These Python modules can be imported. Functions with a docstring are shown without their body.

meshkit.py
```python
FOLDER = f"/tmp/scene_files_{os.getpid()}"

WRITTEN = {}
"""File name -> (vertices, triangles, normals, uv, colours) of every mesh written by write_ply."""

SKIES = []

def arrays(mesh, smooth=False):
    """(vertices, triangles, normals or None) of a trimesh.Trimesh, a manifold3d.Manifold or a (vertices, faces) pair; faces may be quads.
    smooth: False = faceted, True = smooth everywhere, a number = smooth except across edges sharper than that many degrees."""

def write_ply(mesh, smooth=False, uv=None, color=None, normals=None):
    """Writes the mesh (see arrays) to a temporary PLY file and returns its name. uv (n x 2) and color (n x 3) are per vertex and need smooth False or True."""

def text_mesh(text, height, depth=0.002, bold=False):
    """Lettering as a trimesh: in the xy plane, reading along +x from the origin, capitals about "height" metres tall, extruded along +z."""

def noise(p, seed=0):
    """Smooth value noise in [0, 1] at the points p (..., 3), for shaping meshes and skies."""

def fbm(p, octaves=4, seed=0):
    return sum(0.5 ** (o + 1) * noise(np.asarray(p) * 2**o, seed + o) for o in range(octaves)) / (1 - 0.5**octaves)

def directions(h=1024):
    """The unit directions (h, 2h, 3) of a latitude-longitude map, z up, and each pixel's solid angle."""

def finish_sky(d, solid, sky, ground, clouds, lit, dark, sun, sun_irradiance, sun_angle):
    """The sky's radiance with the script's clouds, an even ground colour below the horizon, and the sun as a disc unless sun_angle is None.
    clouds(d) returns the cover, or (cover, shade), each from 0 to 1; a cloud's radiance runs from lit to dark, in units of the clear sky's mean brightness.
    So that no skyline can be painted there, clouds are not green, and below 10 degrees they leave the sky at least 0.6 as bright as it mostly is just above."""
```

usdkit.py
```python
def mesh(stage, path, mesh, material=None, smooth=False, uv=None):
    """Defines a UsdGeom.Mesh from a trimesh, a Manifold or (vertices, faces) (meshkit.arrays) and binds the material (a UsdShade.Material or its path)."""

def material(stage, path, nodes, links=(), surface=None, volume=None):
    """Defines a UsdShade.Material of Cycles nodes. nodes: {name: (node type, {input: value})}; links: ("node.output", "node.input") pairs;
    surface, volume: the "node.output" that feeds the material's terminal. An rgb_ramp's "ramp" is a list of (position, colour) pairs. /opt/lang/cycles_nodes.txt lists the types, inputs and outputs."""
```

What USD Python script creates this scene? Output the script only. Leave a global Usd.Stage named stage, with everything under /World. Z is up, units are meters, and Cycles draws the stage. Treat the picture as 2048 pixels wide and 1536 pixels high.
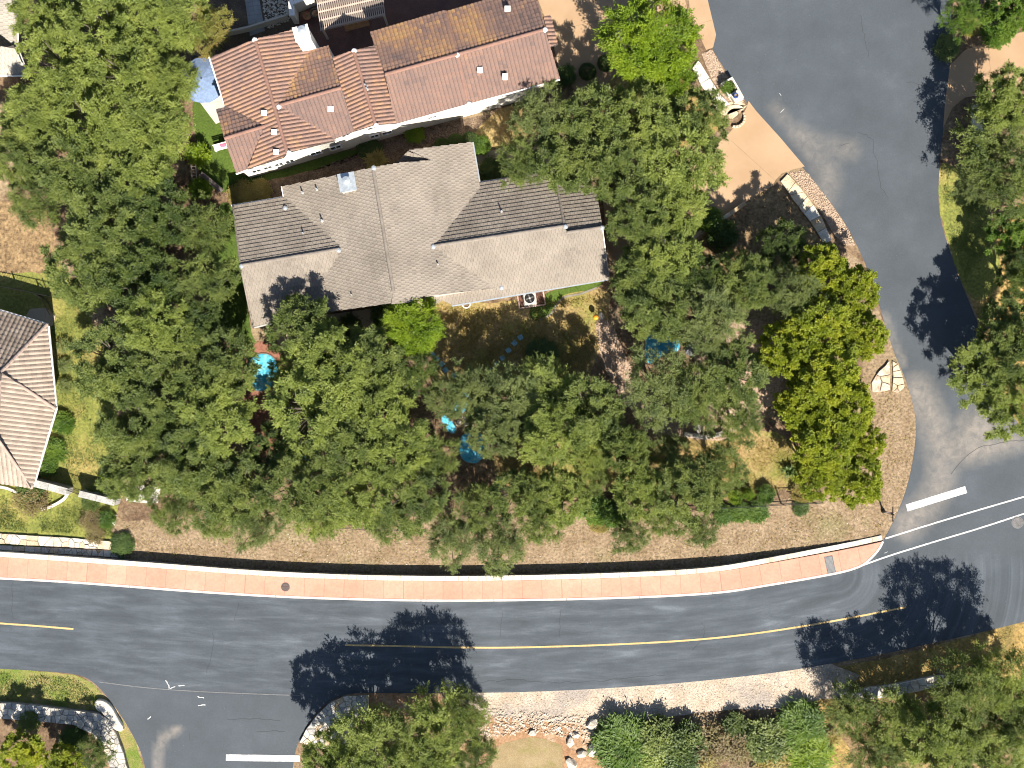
import math, random
import numpy as np, trimesh, usdkit, meshkit
import shapely
from shapely.geometry import Polygon, LineString, Point, MultiPolygon, box as sbox
from shapely.ops import unary_union
from scipy.spatial import Voronoi
from pxr import Usd, UsdGeom, UsdLux, UsdShade, Sdf, Gf, Vt

stage = Usd.Stage.CreateInMemory()
UsdGeom.SetStageUpAxis(stage, UsdGeom.Tokens.z)
UsdGeom.SetStageMetersPerUnit(stage, 1.0)
world = UsdGeom.Xform.Define(stage, '/World')
stage.SetDefaultPrim(world.GetPrim())
UsdGeom.Scope.Define(stage, '/World/Looks')

# ------------------------------------------------------------------ camera, sky, sun, exposure
H, S, CX, CY = 88.0, 26.0, 1024.0, 768.0        # flying height, pixels of the photo per metre on the ground, nadir point
SUN_EL, SUN_X, SUN_Y = math.radians(43), 0.33, -0.944
SUN_I, SKY_I, EXPOSURE = 1.25, 0.056, 1.5
cam = UsdGeom.Camera.Define(stage, '/World/camera')
cam.AddTranslateOp().Set(Gf.Vec3d(0, 0, H))
cam.CreateHorizontalApertureAttr(36.0)
cam.CreateVerticalApertureAttr(27.0)
cam.CreateFocalLengthAttr(36.0 * H / (2048 / S))
cam.CreateClippingRangeAttr(Gf.Vec2f(1, 5000))
cam.CreateExposureAttr(EXPOSURE)
rot = math.atan2(SUN_X, SUN_Y)
sky = UsdLux.DomeLight.Define(stage, '/World/sky')
sky.GetPrim().SetCustomDataByKey('kind', 'structure')
skm = usdkit.material(stage, '/World/Looks/sky', {
    's': ('sky_texture', {'sky_type': 'single_scattering', 'sun_disc': False, 'sun_elevation': SUN_EL, 'sun_rotation': rot}),
    'b': ('background_shader', {'strength': SKY_I})}, [('s.color', 'b.color')], surface='b.background')
UsdShade.MaterialBindingAPI.Apply(sky.GetPrim()).Bind(skm)
sun = UsdLux.DistantLight.Define(stage, '/World/sun')
sun.CreateIntensityAttr(SUN_I); sun.CreateNormalizeAttr(True) if hasattr(sun, 'CreateNormalizeAttr') else None
sun.CreateAngleAttr(0.5); sun.CreateColorAttr(Gf.Vec3f(1.0, 0.93, 0.82))
_d = Gf.Vec3d(SUN_X * math.cos(SUN_EL), SUN_Y * math.cos(SUN_EL), math.sin(SUN_EL))
sun.AddOrientOp(UsdGeom.XformOp.PrecisionDouble).Set(Gf.Quatd(Gf.Rotation(Gf.Vec3d(0, 0, 1), _d.GetNormalized()).GetQuat()))

# ------------------------------------------------------------------ helpers
used = {}
def numbered(path):
    n = used.get(path, 0); used[path] = n + 1
    return path if n == 0 else f'{path}_{n:03d}'
def tag(p, label=None, cat=None, group=None, kind=None):
    p = p.GetPrim() if hasattr(p, 'GetPrim') else p
    for k, v in (('label', label), ('category', cat), ('group', group), ('kind', kind)):
        if v: p.SetCustomDataByKey(k, v)
    return p
def obj(name, mesh, m, parent=None, smooth=False, attrs=None, **tags):
    base = str(parent.GetPath()) if parent is not None else '/World'
    path = numbered(f'{base}/{name}')
    g = usdkit.mesh(stage, path, mesh, m, smooth=smooth)
    for k, v in (attrs or {}).items():
        UsdGeom.PrimvarsAPI(g).CreatePrimvar(k, Sdf.ValueTypeNames.FloatArray, 'vertex').Set(Vt.FloatArray.FromNumpy(np.asarray(v, np.float32)))
    p = g.GetPrim()
    tag(p, **tags)
    return p
def thing(name, label, cat, loc=(0, 0, 0), rz=0, group=None, kind=None):
    x = UsdGeom.Xform.Define(stage, numbered('/World/' + name))
    x.AddTranslateOp().Set(Gf.Vec3d(*map(float, loc)))
    if rz: x.AddRotateZOp().Set(math.degrees(rz))
    return tag(x, label, cat, group, kind)
def P(px, py, z=0.0):
    k = (H - z) / H / S
    return np.array([(px - CX) * k, (CY - py) * k, z])
def P2(pts, z=0.0): return np.array([P(a, b, z)[:2] for a, b in pts])
def spline(pts, n=8, closed=False):
    p = np.asarray(pts, float); m = len(p); out = []
    for i in range(m if closed else m - 1):
        g = (lambda k: p[k % m]) if closed else (lambda k: p[min(max(k, 0), m - 1)])
        a, b, c, d = g(i - 1), g(i), g(i + 1), g(i + 2)
        for t in np.arange(n) / n:
            out.append(0.5 * (2 * b + (c - a) * t + (2 * a - 5 * b + 4 * c - d) * t * t + (3 * b - a - 3 * c + d) * t ** 3))
    if not closed: out.append(p[-1])
    return np.array(out)
def rough_poly(pts, amp=0.12, step=0.25, freq=1.6, seed=1, smooth=True, z=0.0):
    """a ground zone: the outline through the traced points, its edge uneven as planted edges are"""
    q = P2(pts, z)
    if smooth: q = spline(q, 6, True)
    poly = Polygon(q).buffer(0)
    if poly.geom_type != 'Polygon': poly = max(poly.geoms, key=lambda g: g.area)
    if amp <= 0: return poly
    L = poly.exterior.length
    pp = np.array([poly.exterior.interpolate(t).coords[0] for t in np.arange(0, L, step)])
    p3 = np.c_[pp * freq, np.zeros(len(pp))]
    dx = (meshkit.fbm(p3, 3, seed) - .5) * 2 * amp; dy = (meshkit.fbm(p3 + 50, 3, seed + 9) - .5) * 2 * amp
    out = Polygon(pp + np.c_[dx, dy]).buffer(0)
    return out
def geoms(g):
    return [x for x in (g.geoms if hasattr(g, 'geoms') else [g]) if x.geom_type == 'Polygon' and x.area > 1e-4]
def flat(poly, z):
    vs, fs, n = [], [], 0
    for g in geoms(poly):
        v, f = trimesh.creation.triangulate_polygon(g, engine='earcut')
        v = np.c_[v, np.full(len(v), z)]
        a, b, c = v[f[:, 0]], v[f[:, 1]], v[f[:, 2]]
        flip = np.cross(b - a, c - a)[:, 2] < 0
        f = f.copy(); f[flip] = f[flip][:, ::-1]
        vs.append(v); fs.append(f + n); n += len(v)
    return np.vstack(vs), np.vstack(fs)
def prism(poly, z0, z1):
    return trimesh.util.concatenate([_ext(g, z0, z1) for g in geoms(poly)])
def _ext(g, z0, z1):
    m = trimesh.creation.extrude_polygon(g, z1 - z0, engine='earcut'); m.apply_translation([0, 0, z0]); return m
def bevelled(poly, z0, z1, b=0.02, jit=None):
    """a slab or stone: straight sides, the top edge broken by a narrow sloping band"""
    outer = np.array(poly.exterior.coords)[:-1]
    if Polygon(outer).exterior.is_ccw is False: outer = outer[::-1]
    c = outer.mean(0); d = outer - c; L = np.linalg.norm(d, axis=1, keepdims=True)
    inner = outer - d / np.maximum(L, 1e-6) * np.minimum(b * 1.5, L * .4)
    n = len(outer); t = np.zeros(n) if jit is None else jit(inner)
    v = np.vstack([np.c_[outer, np.full(n, z0)], np.c_[outer, np.full(n, z1 - b) + t * .5], np.c_[inner, np.full(n, z1) + t]])
    f = []
    for i in range(n):
        j = (i + 1) % n
        f += [[i, j, n + j], [i, n + j, n + i], [n + i, n + j, 2 * n + j], [n + i, 2 * n + j, 2 * n + i]]
    f += [[2 * n, 2 * n + i, 2 * n + i + 1] for i in range(1, n - 1)]
    return v, np.array(f)
def cat(*ms):
    vs, fs, n = [], [], 0
    for m in ms:
        v, f, _ = meshkit.arrays(m); vs.append(v); fs.append(f + n); n += len(v)
    return np.vstack(vs), np.vstack(fs)
def box(x0, y0, z0, x1, y1, z1):
    m = trimesh.creation.box([x1 - x0, y1 - y0, z1 - z0]); m.apply_translation([(x0 + x1) / 2, (y0 + y1) / 2, (z0 + z1) / 2]); return m
def bar(a, b, w, h=None):
    """a straight bar of w x h between two points"""
    a, b = np.asarray(a, float), np.asarray(b, float); d = b - a; L = np.linalg.norm(d); d = d / L
    up = np.array([0, 0, 1.]) if abs(d[2]) < .95 else np.array([1., 0, 0])
    s = np.cross(d, up); s /= np.linalg.norm(s); u = np.cross(s, d)
    m = trimesh.creation.box([L, w, h or w]); T = np.eye(4); T[:3, 0], T[:3, 1], T[:3, 2], T[:3, 3] = d, s, u, (a + b) / 2
    if np.linalg.det(T[:3, :3]) < 0: T[:3, 1] *= -1
    m.apply_transform(T); return m
def cyl(x, y, z0, z1, r, n=16, r2=None):
    a = np.arange(n) / n * 2 * np.pi; r2 = r if r2 is None else r2
    v = np.vstack([np.c_[x + r * np.cos(a), y + r * np.sin(a), np.full(n, z0)], np.c_[x + r2 * np.cos(a), y + r2 * np.sin(a), np.full(n, z1)], [[x, y, z0], [x, y, z1]]])
    i = np.arange(n); j = (i + 1) % n
    f = np.vstack([np.c_[i, j, n + j], np.c_[i, n + j, n + i], np.c_[j, i, np.full(n, 2 * n)], np.c_[n + i, n + j, np.full(n, 2 * n + 1)]])
    return v, f
def lathe(prof, n=20, x=0, y=0):
    a = np.arange(n) / n * 2 * np.pi; prof = np.asarray(prof, float); m = len(prof)
    v = np.vstack([np.c_[x + r * np.cos(a), y + r * np.sin(a), np.full(n, z)] for r, z in prof]); f = []
    for k in range(m - 1):
        i = np.arange(n); j = (i + 1) % n
        f.append(np.c_[k * n + i, k * n + j, (k + 1) * n + j]); f.append(np.c_[k * n + i, (k + 1) * n + j, (k + 1) * n + i])
    return v, np.vstack(f)
def tube(pts, rad, n=6):
    pts = np.asarray(pts, float); m = len(pts); rad = np.broadcast_to(rad, m); vs = []
    for k in range(m):
        d = pts[min(k + 1, m - 1)] - pts[max(k - 1, 0)]; d = d / max(np.linalg.norm(d), 1e-9)
        s = np.cross(d, [0.13, 0.97, 0.21]); s /= np.linalg.norm(s); u = np.cross(d, s)
        a = np.arange(n) / n * 2 * np.pi
        vs.append(pts[k] + rad[k] * (np.cos(a)[:, None] * s + np.sin(a)[:, None] * u))
    f = []
    for k in range(m - 1):
        i = np.arange(n); j = (i + 1) % n
        f.append(np.c_[k * n + i, k * n + j, (k + 1) * n + j]); f.append(np.c_[k * n + i, (k + 1) * n + j, (k + 1) * n + i])
    vs.append(pts[-1:]); e = (m - 1) * n
    f.append(np.c_[e + i, e + j, np.full(n, m * n)])
    return np.vstack(vs), np.vstack(f)
def rock(rng, r, flatn=.6, sub=1):
    m = trimesh.creation.icosphere(sub, 1.0)
    o = rng.uniform(0, 100, 3); v = m.vertices
    k = .72 + .6 * meshkit.fbm(v * 1.3 + o, 2)
    v = v * k[:, None] * np.array([1, rng.uniform(.65, 1), flatn]) * r
    a = rng.uniform(0, 6.28); c, s = math.cos(a), math.sin(a)
    return np.c_[v[:, 0] * c - v[:, 1] * s, v[:, 0] * s + v[:, 1] * c, v[:, 2]], m.faces

def chunk(rng, r, flatn=.65, n=13):
    """an angular broken stone"""
    q = rng.normal(0, 1, (n, 3)); q /= np.linalg.norm(q, axis=1, keepdims=True); q *= rng.uniform(.8, 1.1, (n, 1)) * [1, rng.uniform(.6, .95), flatn]
    m = trimesh.convex.convex_hull(q); a = rng.uniform(0, 6.28); c, s_ = math.cos(a), math.sin(a); v = m.vertices * r
    return np.c_[v[:, 0] * c - v[:, 1] * s_, v[:, 0] * s_ + v[:, 1] * c, v[:, 2]], np.array(m.faces)

# ------------------------------------------------------------------ materials
ALB = .69      # one dial for the reflectance of all masonry, ground and paint
def surf(name, c1, c2, scale=1.0, c3=None, s3=.25, t3=(.5, .62), fine=30.0, famt=.35, bump=.4, bdist=.02, rough=.9, spec=.25, detail=4.0, attr=None):
    """two tones in broad patches, an optional third tone in patches, fine grain, fine relief"""
    c1, c2, c3 = [None if c is None else tuple(x * ALB for x in c) for c in (c1, c2, c3)]
    N = {'g': ('geometry', {}), 'n1': ('noise_texture', {'scale': scale, 'detail': detail, 'roughness': .6}),
         'r1': ('rgb_ramp', {'ramp': [(.36, c1), (.64, c2)]}),
         'n2': ('noise_texture', {'scale': fine, 'detail': 3.0, 'roughness': .65}),
         'r2': ('rgb_ramp', {'ramp': [(.3, (1 - famt,) * 3), (.7, (1 + famt,) * 3)]}),
         'mu': ('mix', {'mix_type': 'multiply', 'fac': 1.0}),
         'bp': ('bump', {'strength': bump, 'distance': bdist}), 'p': ('principled_bsdf', {'roughness': rough, 'specular_ior_level': spec})}
    Lk = [('g.position', 'n1.vector'), ('g.position', 'n2.vector'), ('n1.fac', 'r1.fac'), ('n2.fac', 'r2.fac'), ('r2.color', 'mu.color2'),
          ('mu.color', 'p.base_color'), ('n2.fac', 'bp.height'), ('bp.normal', 'p.normal')]
    src = 'r1.color'
    if c3 is not None:
        N['n3'] = ('noise_texture', {'scale': s3, 'detail': 5.0, 'roughness': .65})
        N['r3'] = ('rgb_ramp', {'ramp': [(t3[0], (0, 0, 0)), (t3[1], (1, 1, 1))]})
        N['m3'] = ('mix', {'mix_type': 'mix', 'color2': c3})
        N['off'] = ('mapping', {'mapping_type': 'point', 'location': (31.7, 12.9, 5.0)})
        Lk += [('g.position', 'off.vector'), ('off.vector', 'n3.vector'), ('n3.fac', 'r3.fac'), ('r3.color', 'm3.fac'), (src, 'm3.color1')]
        src = 'm3.color'
    if attr:   # a per-piece tone carried by the mesh
        N['at'] = ('attribute', {'attribute': attr[0]}); N['ra'] = ('rgb_ramp', {'ramp': attr[1]}); N['ma'] = ('mix', {'mix_type': 'multiply', 'fac': 1.0})
        Lk += [('at.fac', 'ra.fac'), (src, 'ma.color1'), ('ra.color', 'ma.color2')]; src = 'ma.color'
    Lk.append((src, 'mu.color1'))
    return usdkit.material(stage, '/World/Looks/' + name, N, Lk, surface='p.BSDF')
def plain(name, c, rough=.6, metal=0.0, spec=.4):
    c = tuple(x * (ALB + .1) for x in c)
    return usdkit.material(stage, '/World/Looks/' + name, {'g': ('geometry', {}), 'n': ('noise_texture', {'scale': 6.0, 'detail': 4.0}),
        'r': ('rgb_ramp', {'ramp': [(.3, tuple(x * .82 for x in c)), (.7, tuple(min(1, x * 1.12) for x in c))]}),
        'p': ('principled_bsdf', {'roughness': rough, 'metallic': metal, 'specular_ior_level': spec})},
        [('g.position', 'n.vector'), ('n.fac', 'r.fac'), ('r.color', 'p.base_color')], surface='p.BSDF')
def leafmat(name, a, b, c, trans=.38, patch=.6, dead=None):
    """leaves: tone per leaf and per branch; light comes through them"""
    N = {'g': ('geometry', {}), 'n': ('noise_texture', {'scale': patch, 'detail': 3.0, 'roughness': .6}),
         'rp': ('rgb_ramp', {'ramp': [(.34, a), (.52, b), (.7, c)]}), 'ri': ('rgb_ramp', {'ramp': [(0, (.62,) * 3), (.5, (1.0,) * 3), (.97, (1.35, 1.35, 1.25)), (1, dead or (1.7, 1.5, 1.5))]}),
         'm': ('mix', {'mix_type': 'multiply', 'fac': 1.0}),
         'p': ('principled_bsdf', {'roughness': .5, 'specular_ior_level': .35}), 'gain': ('mix', {'mix_type': 'multiply', 'fac': 1.0, 'color2': (1.25, 1.35, .75)}),
         't': ('translucent_bsdf', {}), 'x': ('mix_closure', {'fac': trans})}
    Lk = [('g.position', 'n.vector'), ('n.fac', 'rp.fac'), ('g.random_per_island', 'ri.fac'), ('rp.color', 'm.color1'), ('ri.color', 'm.color2'), ('m.color', 'p.base_color'),
          ('m.color', 'gain.color1'), ('gain.color', 't.color'), ('p.BSDF', 'x.closure1'), ('t.BSDF', 'x.closure2')]
    return usdkit.material(stage, '/World/Looks/' + name, N, Lk, surface='x.closure')
M = {}
M['soil'] = surf('soil', (.12, .075, .045), (.26, .175, .105), .55, c3=(.33, .25, .15), s3=.2, fine=4, famt=.45, bump=.9, bdist=.06)
M['verge'] = surf('verge', (.235, .165, .098), (.315, .232, .148), .8, c3=(.2, .185, .08), s3=.16, t3=(.55, .75), fine=5, famt=.5, bump=1, bdist=.05)
M['dry_lawn'] = surf('dry_lawn', (.30, .205, .085), (.36, .27, .11), .5, c3=(.2, .21, .045), s3=.22, t3=(.5, .66), fine=5, famt=.4, bump=.8, bdist=.04)
M['lawn'] = surf('lawn', (.17, .19, .04), (.25, .25, .06), .6, c3=(.34, .27, .09), s3=.25, t3=(.52, .66), fine=5, famt=.38, bump=.8, bdist=.04)
M['turf'] = surf('turf', (.06, .10, .014), (.085, .135, .018), .7, fine=7, famt=.3, bump=.7, bdist=.03)
M['litter'] = surf('litter', (.19, .125, .065), (.33, .225, .115), 1.3, c3=(.19, .18, .05), s3=.3, t3=(.55, .7), fine=4, famt=.55, bump=1, bdist=.06)
M['gold'] = surf('gold', (.33, .215, .07), (.43, .30, .11), 1.0, c3=(.2, .15, .05), s3=.35, fine=4.5, famt=.4, bump=.9, bdist=.05)
M['gravel_bed'] = surf('gravel_bed', (.42, .335, .25), (.55, .46, .365), .6, c3=(.35, .30, .26), s3=.3, fine=7, famt=.35, bump=1, bdist=.04)
M['pink_gravel'] = surf('pink_gravel', (.37, .255, .175), (.47, .345, .25), 2.5, fine=8, famt=.45, bump=1, bdist=.05)
M['dirt'] = surf('dirt', (.30, .165, .085), (.38, .23, .13), .9, c3=(.46, .34, .23), s3=.6, fine=5, famt=.35, bump=.9, bdist=.04)
M['drive'] = surf('drive', (.40, .265, .155), (.45, .31, .19), .35, fine=28, famt=.14, bump=.35, bdist=.01)
M['patio'] = surf('patio', (.45, .36, .26), (.52, .43, .32), .5, fine=20, famt=.12, bump=.2)
M['concrete'] = surf('concrete', (.52, .48, .42), (.62, .58, .51), .7, fine=20, famt=.14, bump=.2)
M['greypath'] = surf('greypath', (.28, .29, .30), (.36, .37, .38), .9, fine=20, famt=.14, bump=.2)
M['walk'] = surf('walk', (.60, .295, .21), (.66, .335, .245), .35, c3=(.55, .27, .195), s3=.7, t3=(.5, .75), fine=5, famt=.09, bump=.2, bdist=.008, attr=('tone', [(0, (.93, .92, .92)), (1, (1.05, 1.05, 1.05))]))
WALK_TONE = None
M['walk_joint'] = plain('walk_joint', (.30, .15, .11), .9)
M['kerb'] = surf('kerb', (.60, .56, .51), (.72, .68, .63), 1.0, c3=(.45, .40, .35), s3=1.2, t3=(.55, .75), fine=6, famt=.1, bump=.2)
M['lime'] = surf('lime', (.60, .55, .46), (.74, .70, .62), 1.1, c3=(.50, .41, .28), s3=.5, t3=(.56, .7), fine=9, famt=.2, bump=.8, bdist=.04)
M['lime_grey'] = surf('lime_grey', (.36, .35, .33), (.50, .48, .45), 1.6, fine=9, famt=.25, bump=.8, bdist=.04)
M['ledge'] = surf('ledge', (.56, .44, .29), (.66, .56, .41), 1.3, c3=(.45, .33, .2), s3=.7, fine=10, famt=.25, bump=.8, bdist=.04)
M['mortar'] = surf('mortar', (.20, .18, .15), (.26, .24, .2), 2, fine=20, famt=.2)
M['stone_pink'] = surf('stone_pink', (.36, .245, .17), (.56, .44, .33), 9.0, fine=20, famt=.2, bump=.3)
M['stone_white'] = surf('stone_white', (.50, .43, .34), (.70, .65, .56), 3.0, fine=12, famt=.2, bump=.5)
M['stone_beige'] = surf('stone_beige', (.40, .32, .24), (.60, .52, .42), 1.2, fine=6, famt=.3)
M['stone_tan'] = surf('stone_tan', (.42, .31, .22), (.68, .59, .49), 2.2, fine=12, famt=.25, bump=.5)
M['stone_brown'] = surf('stone_brown', (.14, .10, .08), (.30, .22, .16), 8.0, fine=20, famt=.2, bump=.3)
M['paver'] = surf('paver', (.125, .068, .055), (.17, .09, .07), 1.2, fine=12, famt=.25)
M['redpaver'] = surf('redpaver', (.26, .105, .07), (.34, .16, .11), 1.5, fine=10, famt=.3)
M['blue'] = surf('blue', (.05, .36, .56), (.10, .52, .72), 1.2, c3=(.34, .80, .90), s3=1.6, t3=(.5, .68), fine=6, famt=.3, rough=.6)
M['blue_step'] = surf('blue_step', (.22, .47, .60), (.32, .58, .68), 2.2, fine=9, famt=.2, rough=.7)
M['yellow_paint'] = surf('yellow_paint', (.55, .38, .16), (.65, .47, .22), 1.5, fine=14, famt=.2, bump=.2)
M['white_paint'] = surf('white_paint', (.56, .56, .56), (.70, .70, .70), 1.5, c3=(.36, .37, .39), s3=1.9, t3=(.5, .7), fine=6, famt=.22, bump=.2)
M['stucco'] = surf('stucco', (.72, .68, .60), (.80, .77, .70), .6, fine=18, famt=.06, bump=.3)
M['cream'] = surf('cream', (.56, .50, .42), (.64, .58, .50), .6, fine=18, famt=.1, bump=.3)
M['trim'] = plain('trim', (.78, .76, .73), .5)
M['gutter'] = plain('gutter', (.46, .43, .41), .45)
M['metal'] = plain('metal', (.55, .60, .64), .35, .55)
M['darkmetal'] = plain('darkmetal', (.02, .02, .022), .45, .2)
M['pane'] = plain('pane', (.03, .035, .04), .08, 0, .8)
M['bark'] = surf('bark', (.10, .08, .06), (.19, .16, .13), 3.0, fine=16, famt=.4, bump=1, bdist=.05)
M['wood'] = surf('wood', (.26, .13, .055), (.36, .20, .09), 2.0, fine=14, famt=.2)
M['slatwood'] = surf('slatwood', (.50, .40, .33), (.60, .50, .42), 2.0, fine=14, famt=.12)
M['greywood'] = surf('greywood', (.20, .16, .15), (.28, .23, .22), 2.0, fine=14, famt=.2)
M['brick'] = surf('brick', (.52, .34, .27), (.62, .46, .38), 3.0, fine=14, famt=.2)
M['terracotta'] = plain('terracotta', (.30, .12, .07), .7)
M['navy'] = plain('navy', (.03, .06, .2), .35)
M['orange'] = plain('orange', (.85, .30, .02), .5)
M['umbrella'] = plain('umbrella', (.17, .235, .37), .9, 0, .1)
M['asph_dark'] = plain('asph_dark', (.022, .024, .028), .9)
M['rust'] = plain('rust', (.09, .055, .045), .7)
M['iron'] = surf('iron', (.13, .13, .13), (.2, .19, .19), 4.0, fine=20, famt=.3, bump=.5)
M['red'] = plain('red', (.45, .02, .02), .4)
M['pinkflower'] = plain('pinkflower', (.60, .12, .2), .7)
GREY = [(0, (.72, .71, .70)), (.5, (1, 1, 1)), (1, (1.16, 1.14, 1.12))]
M['tile_grey'] = surf('tile_grey', (.245, .212, .178), (.29, .252, .212), .5, c3=(.205, .177, .148), s3=.35, t3=(.5, .7), fine=14, famt=.14, bump=.3, attr=('tone', GREY))
M['tile_tan'] = surf('tile_tan', (.31, .25, .205), (.39, .32, .265), .9, fine=14, famt=.16, bump=.3, attr=('tone', GREY))
M['tile_pale'] = surf('tile_pale', (.40, .36, .31), (.46, .42, .36), .9, fine=14, famt=.12, bump=.3, attr=('tone', GREY))
M['tile_red'] = surf('tile_red', (1, 1, 1), (1, 1, 1), 1, fine=14, famt=.2, bump=.3, attr=('tone', [(0, (.15, .108, .10)), (.25, (.225, .148, .125)), (.45, (.27, .168, .132)), (.66, (.34, .20, .125)), (.80, (.40, .235, .13)), (1, (.46, .275, .12))]))
M['ridge_grey'] = surf('ridge_grey', (.21, .18, .155), (.27, .235, .20), 2, fine=14, famt=.15)
M['ridge_red'] = surf('ridge_red', (.24, .14, .11), (.30, .17, .13), 2, fine=14, famt=.15)
M['ridge_tan'] = surf('ridge_tan', (.34, .26, .22), (.42, .33, .28), 2, fine=14, famt=.15)
M['deck'] = plain('deck', (.06, .05, .045), .95)
M['olive'] = leafmat('leaf_olive', (.115, .165, .042), (.21, .27, .064), (.31, .365, .088))
M['dark'] = leafmat('leaf_dark', (.065, .11, .028), (.12, .175, .036), (.19, .25, .05))
M['grey'] = leafmat('leaf_grey', (.145, .195, .065), (.225, .275, .085), (.30, .35, .11))
M['bright'] = leafmat('leaf_bright', (.18, .24, .05), (.295, .365, .078), (.41, .47, .105))
M['lime_leaf'] = leafmat('leaf_lime', (.13, .22, .01), (.235, .35, .016), (.34, .45, .025))
M['yellow'] = leafmat('leaf_yellow', (.19, .25, .018), (.335, .395, .026), (.48, .50, .036))
M['autumn'] = leafmat('leaf_autumn', (.24, .26, .06), (.38, .36, .09), (.52, .38, .13))
M['box'] = leafmat('leaf_box', (.06, .11, .024), (.095, .16, .034), (.14, .21, .045))
M['green'] = leafmat('leaf_green', (.075, .155, .018), (.135, .235, .026), (.20, .31, .035))
M['brownleaf'] = leafmat('leaf_brown', (.21, .155, .085), (.29, .225, .10), (.30, .28, .09))
M['goldgrass'] = leafmat('leaf_goldgrass', (.28, .24, .06), (.42, .33, .09), (.5, .42, .13))
# ------------------------------------------------------------------ the ground and its zones
def zone(name, pts, z, m, amp=.12, seed=1, smooth=True, step=.25, freq=1.6):
    pl = rough_poly(pts, amp, step, freq, seed, smooth)
    obj(name, flat(pl, z), m, kind='structure')
    return pl
obj('ground', flat(sbox(-400, -400, 400, 400), 0.0), M['soil'], kind='structure')
kerb_line = [(-30, 1154), (0, 1156), (130, 1163), (260, 1172.5), (400, 1183), (560, 1192.5), (720, 1198), (880, 1200.5), (1040, 1199.5), (1190, 1196.5), (1340, 1191), (1450, 1183), (1540, 1169), (1610, 1157.5), (1672, 1146)]
walk_top = [(-30, 1111.5), (0, 1113), (250, 1130.5), (512, 1150), (700, 1158.5), (880, 1161.5), (1040, 1160), (1200, 1156), (1350, 1149.5), (1450, 1140.5), (1560, 1122), (1640, 1107.5), (1700, 1096.5), (1765, 1082.5)]
zone('verge', [(-40, 1040), (230, 1045), (420, 1030), (700, 1035), (1000, 1020), (1300, 1030), (1500, 1005), (1640, 985), (1700, 900), (1715, 800), (1725, 700), (1700, 560), (1690, 500), (1730, 540), (1770, 650), (1820, 770), (1845, 870), (1835, 960), (1800, 1060), (1760, 1095), (1560, 1130), (1350, 1160), (1040, 1170), (700, 1168), (250, 1140), (-40, 1120)], .006, M['verge'], .2, 3)
zone('west_lawn', [(-40, 480), (60, 500), (130, 540), (180, 640), (230, 760), (240, 880), (250, 960), (235, 1010), (225, 1060), (240, 1090), (120, 1085), (-40, 1078)], .008, M['lawn'], .25, 4)
zone('brown_lawn', [(-40, 395), (30, 410), (90, 420), (110, 480), (125, 530), (60, 545), (-40, 530)], .012, M['litter'], .3, 5)
zone('artificial_turf', [(385, 215), (400, 190), (440, 225), (470, 330), (520, 350), (700, 300), (690, 325), (480, 372), (440, 384), (400, 350), (395, 300)], .008, M['turf'], .08, 6)
zone('side_turf', [(425, 440), (470, 425), (500, 650), (520, 700), (470, 690), (430, 640)], .008, M['turf'], .1, 7)
zone('yard_lawn', [(860, 600), (1000, 605), (1200, 575), (1215, 640), (1190, 720), (1150, 800), (1050, 760), (900, 760), (860, 700)], .008, M['dry_lawn'], .25, 8)
zone('green_strip', [(1083, 590), (1200, 562), (1190, 578), (1130, 590), (1112, 612), (1085, 640), (1060, 630)], .014, M['turf'], .12, 9)
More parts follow.
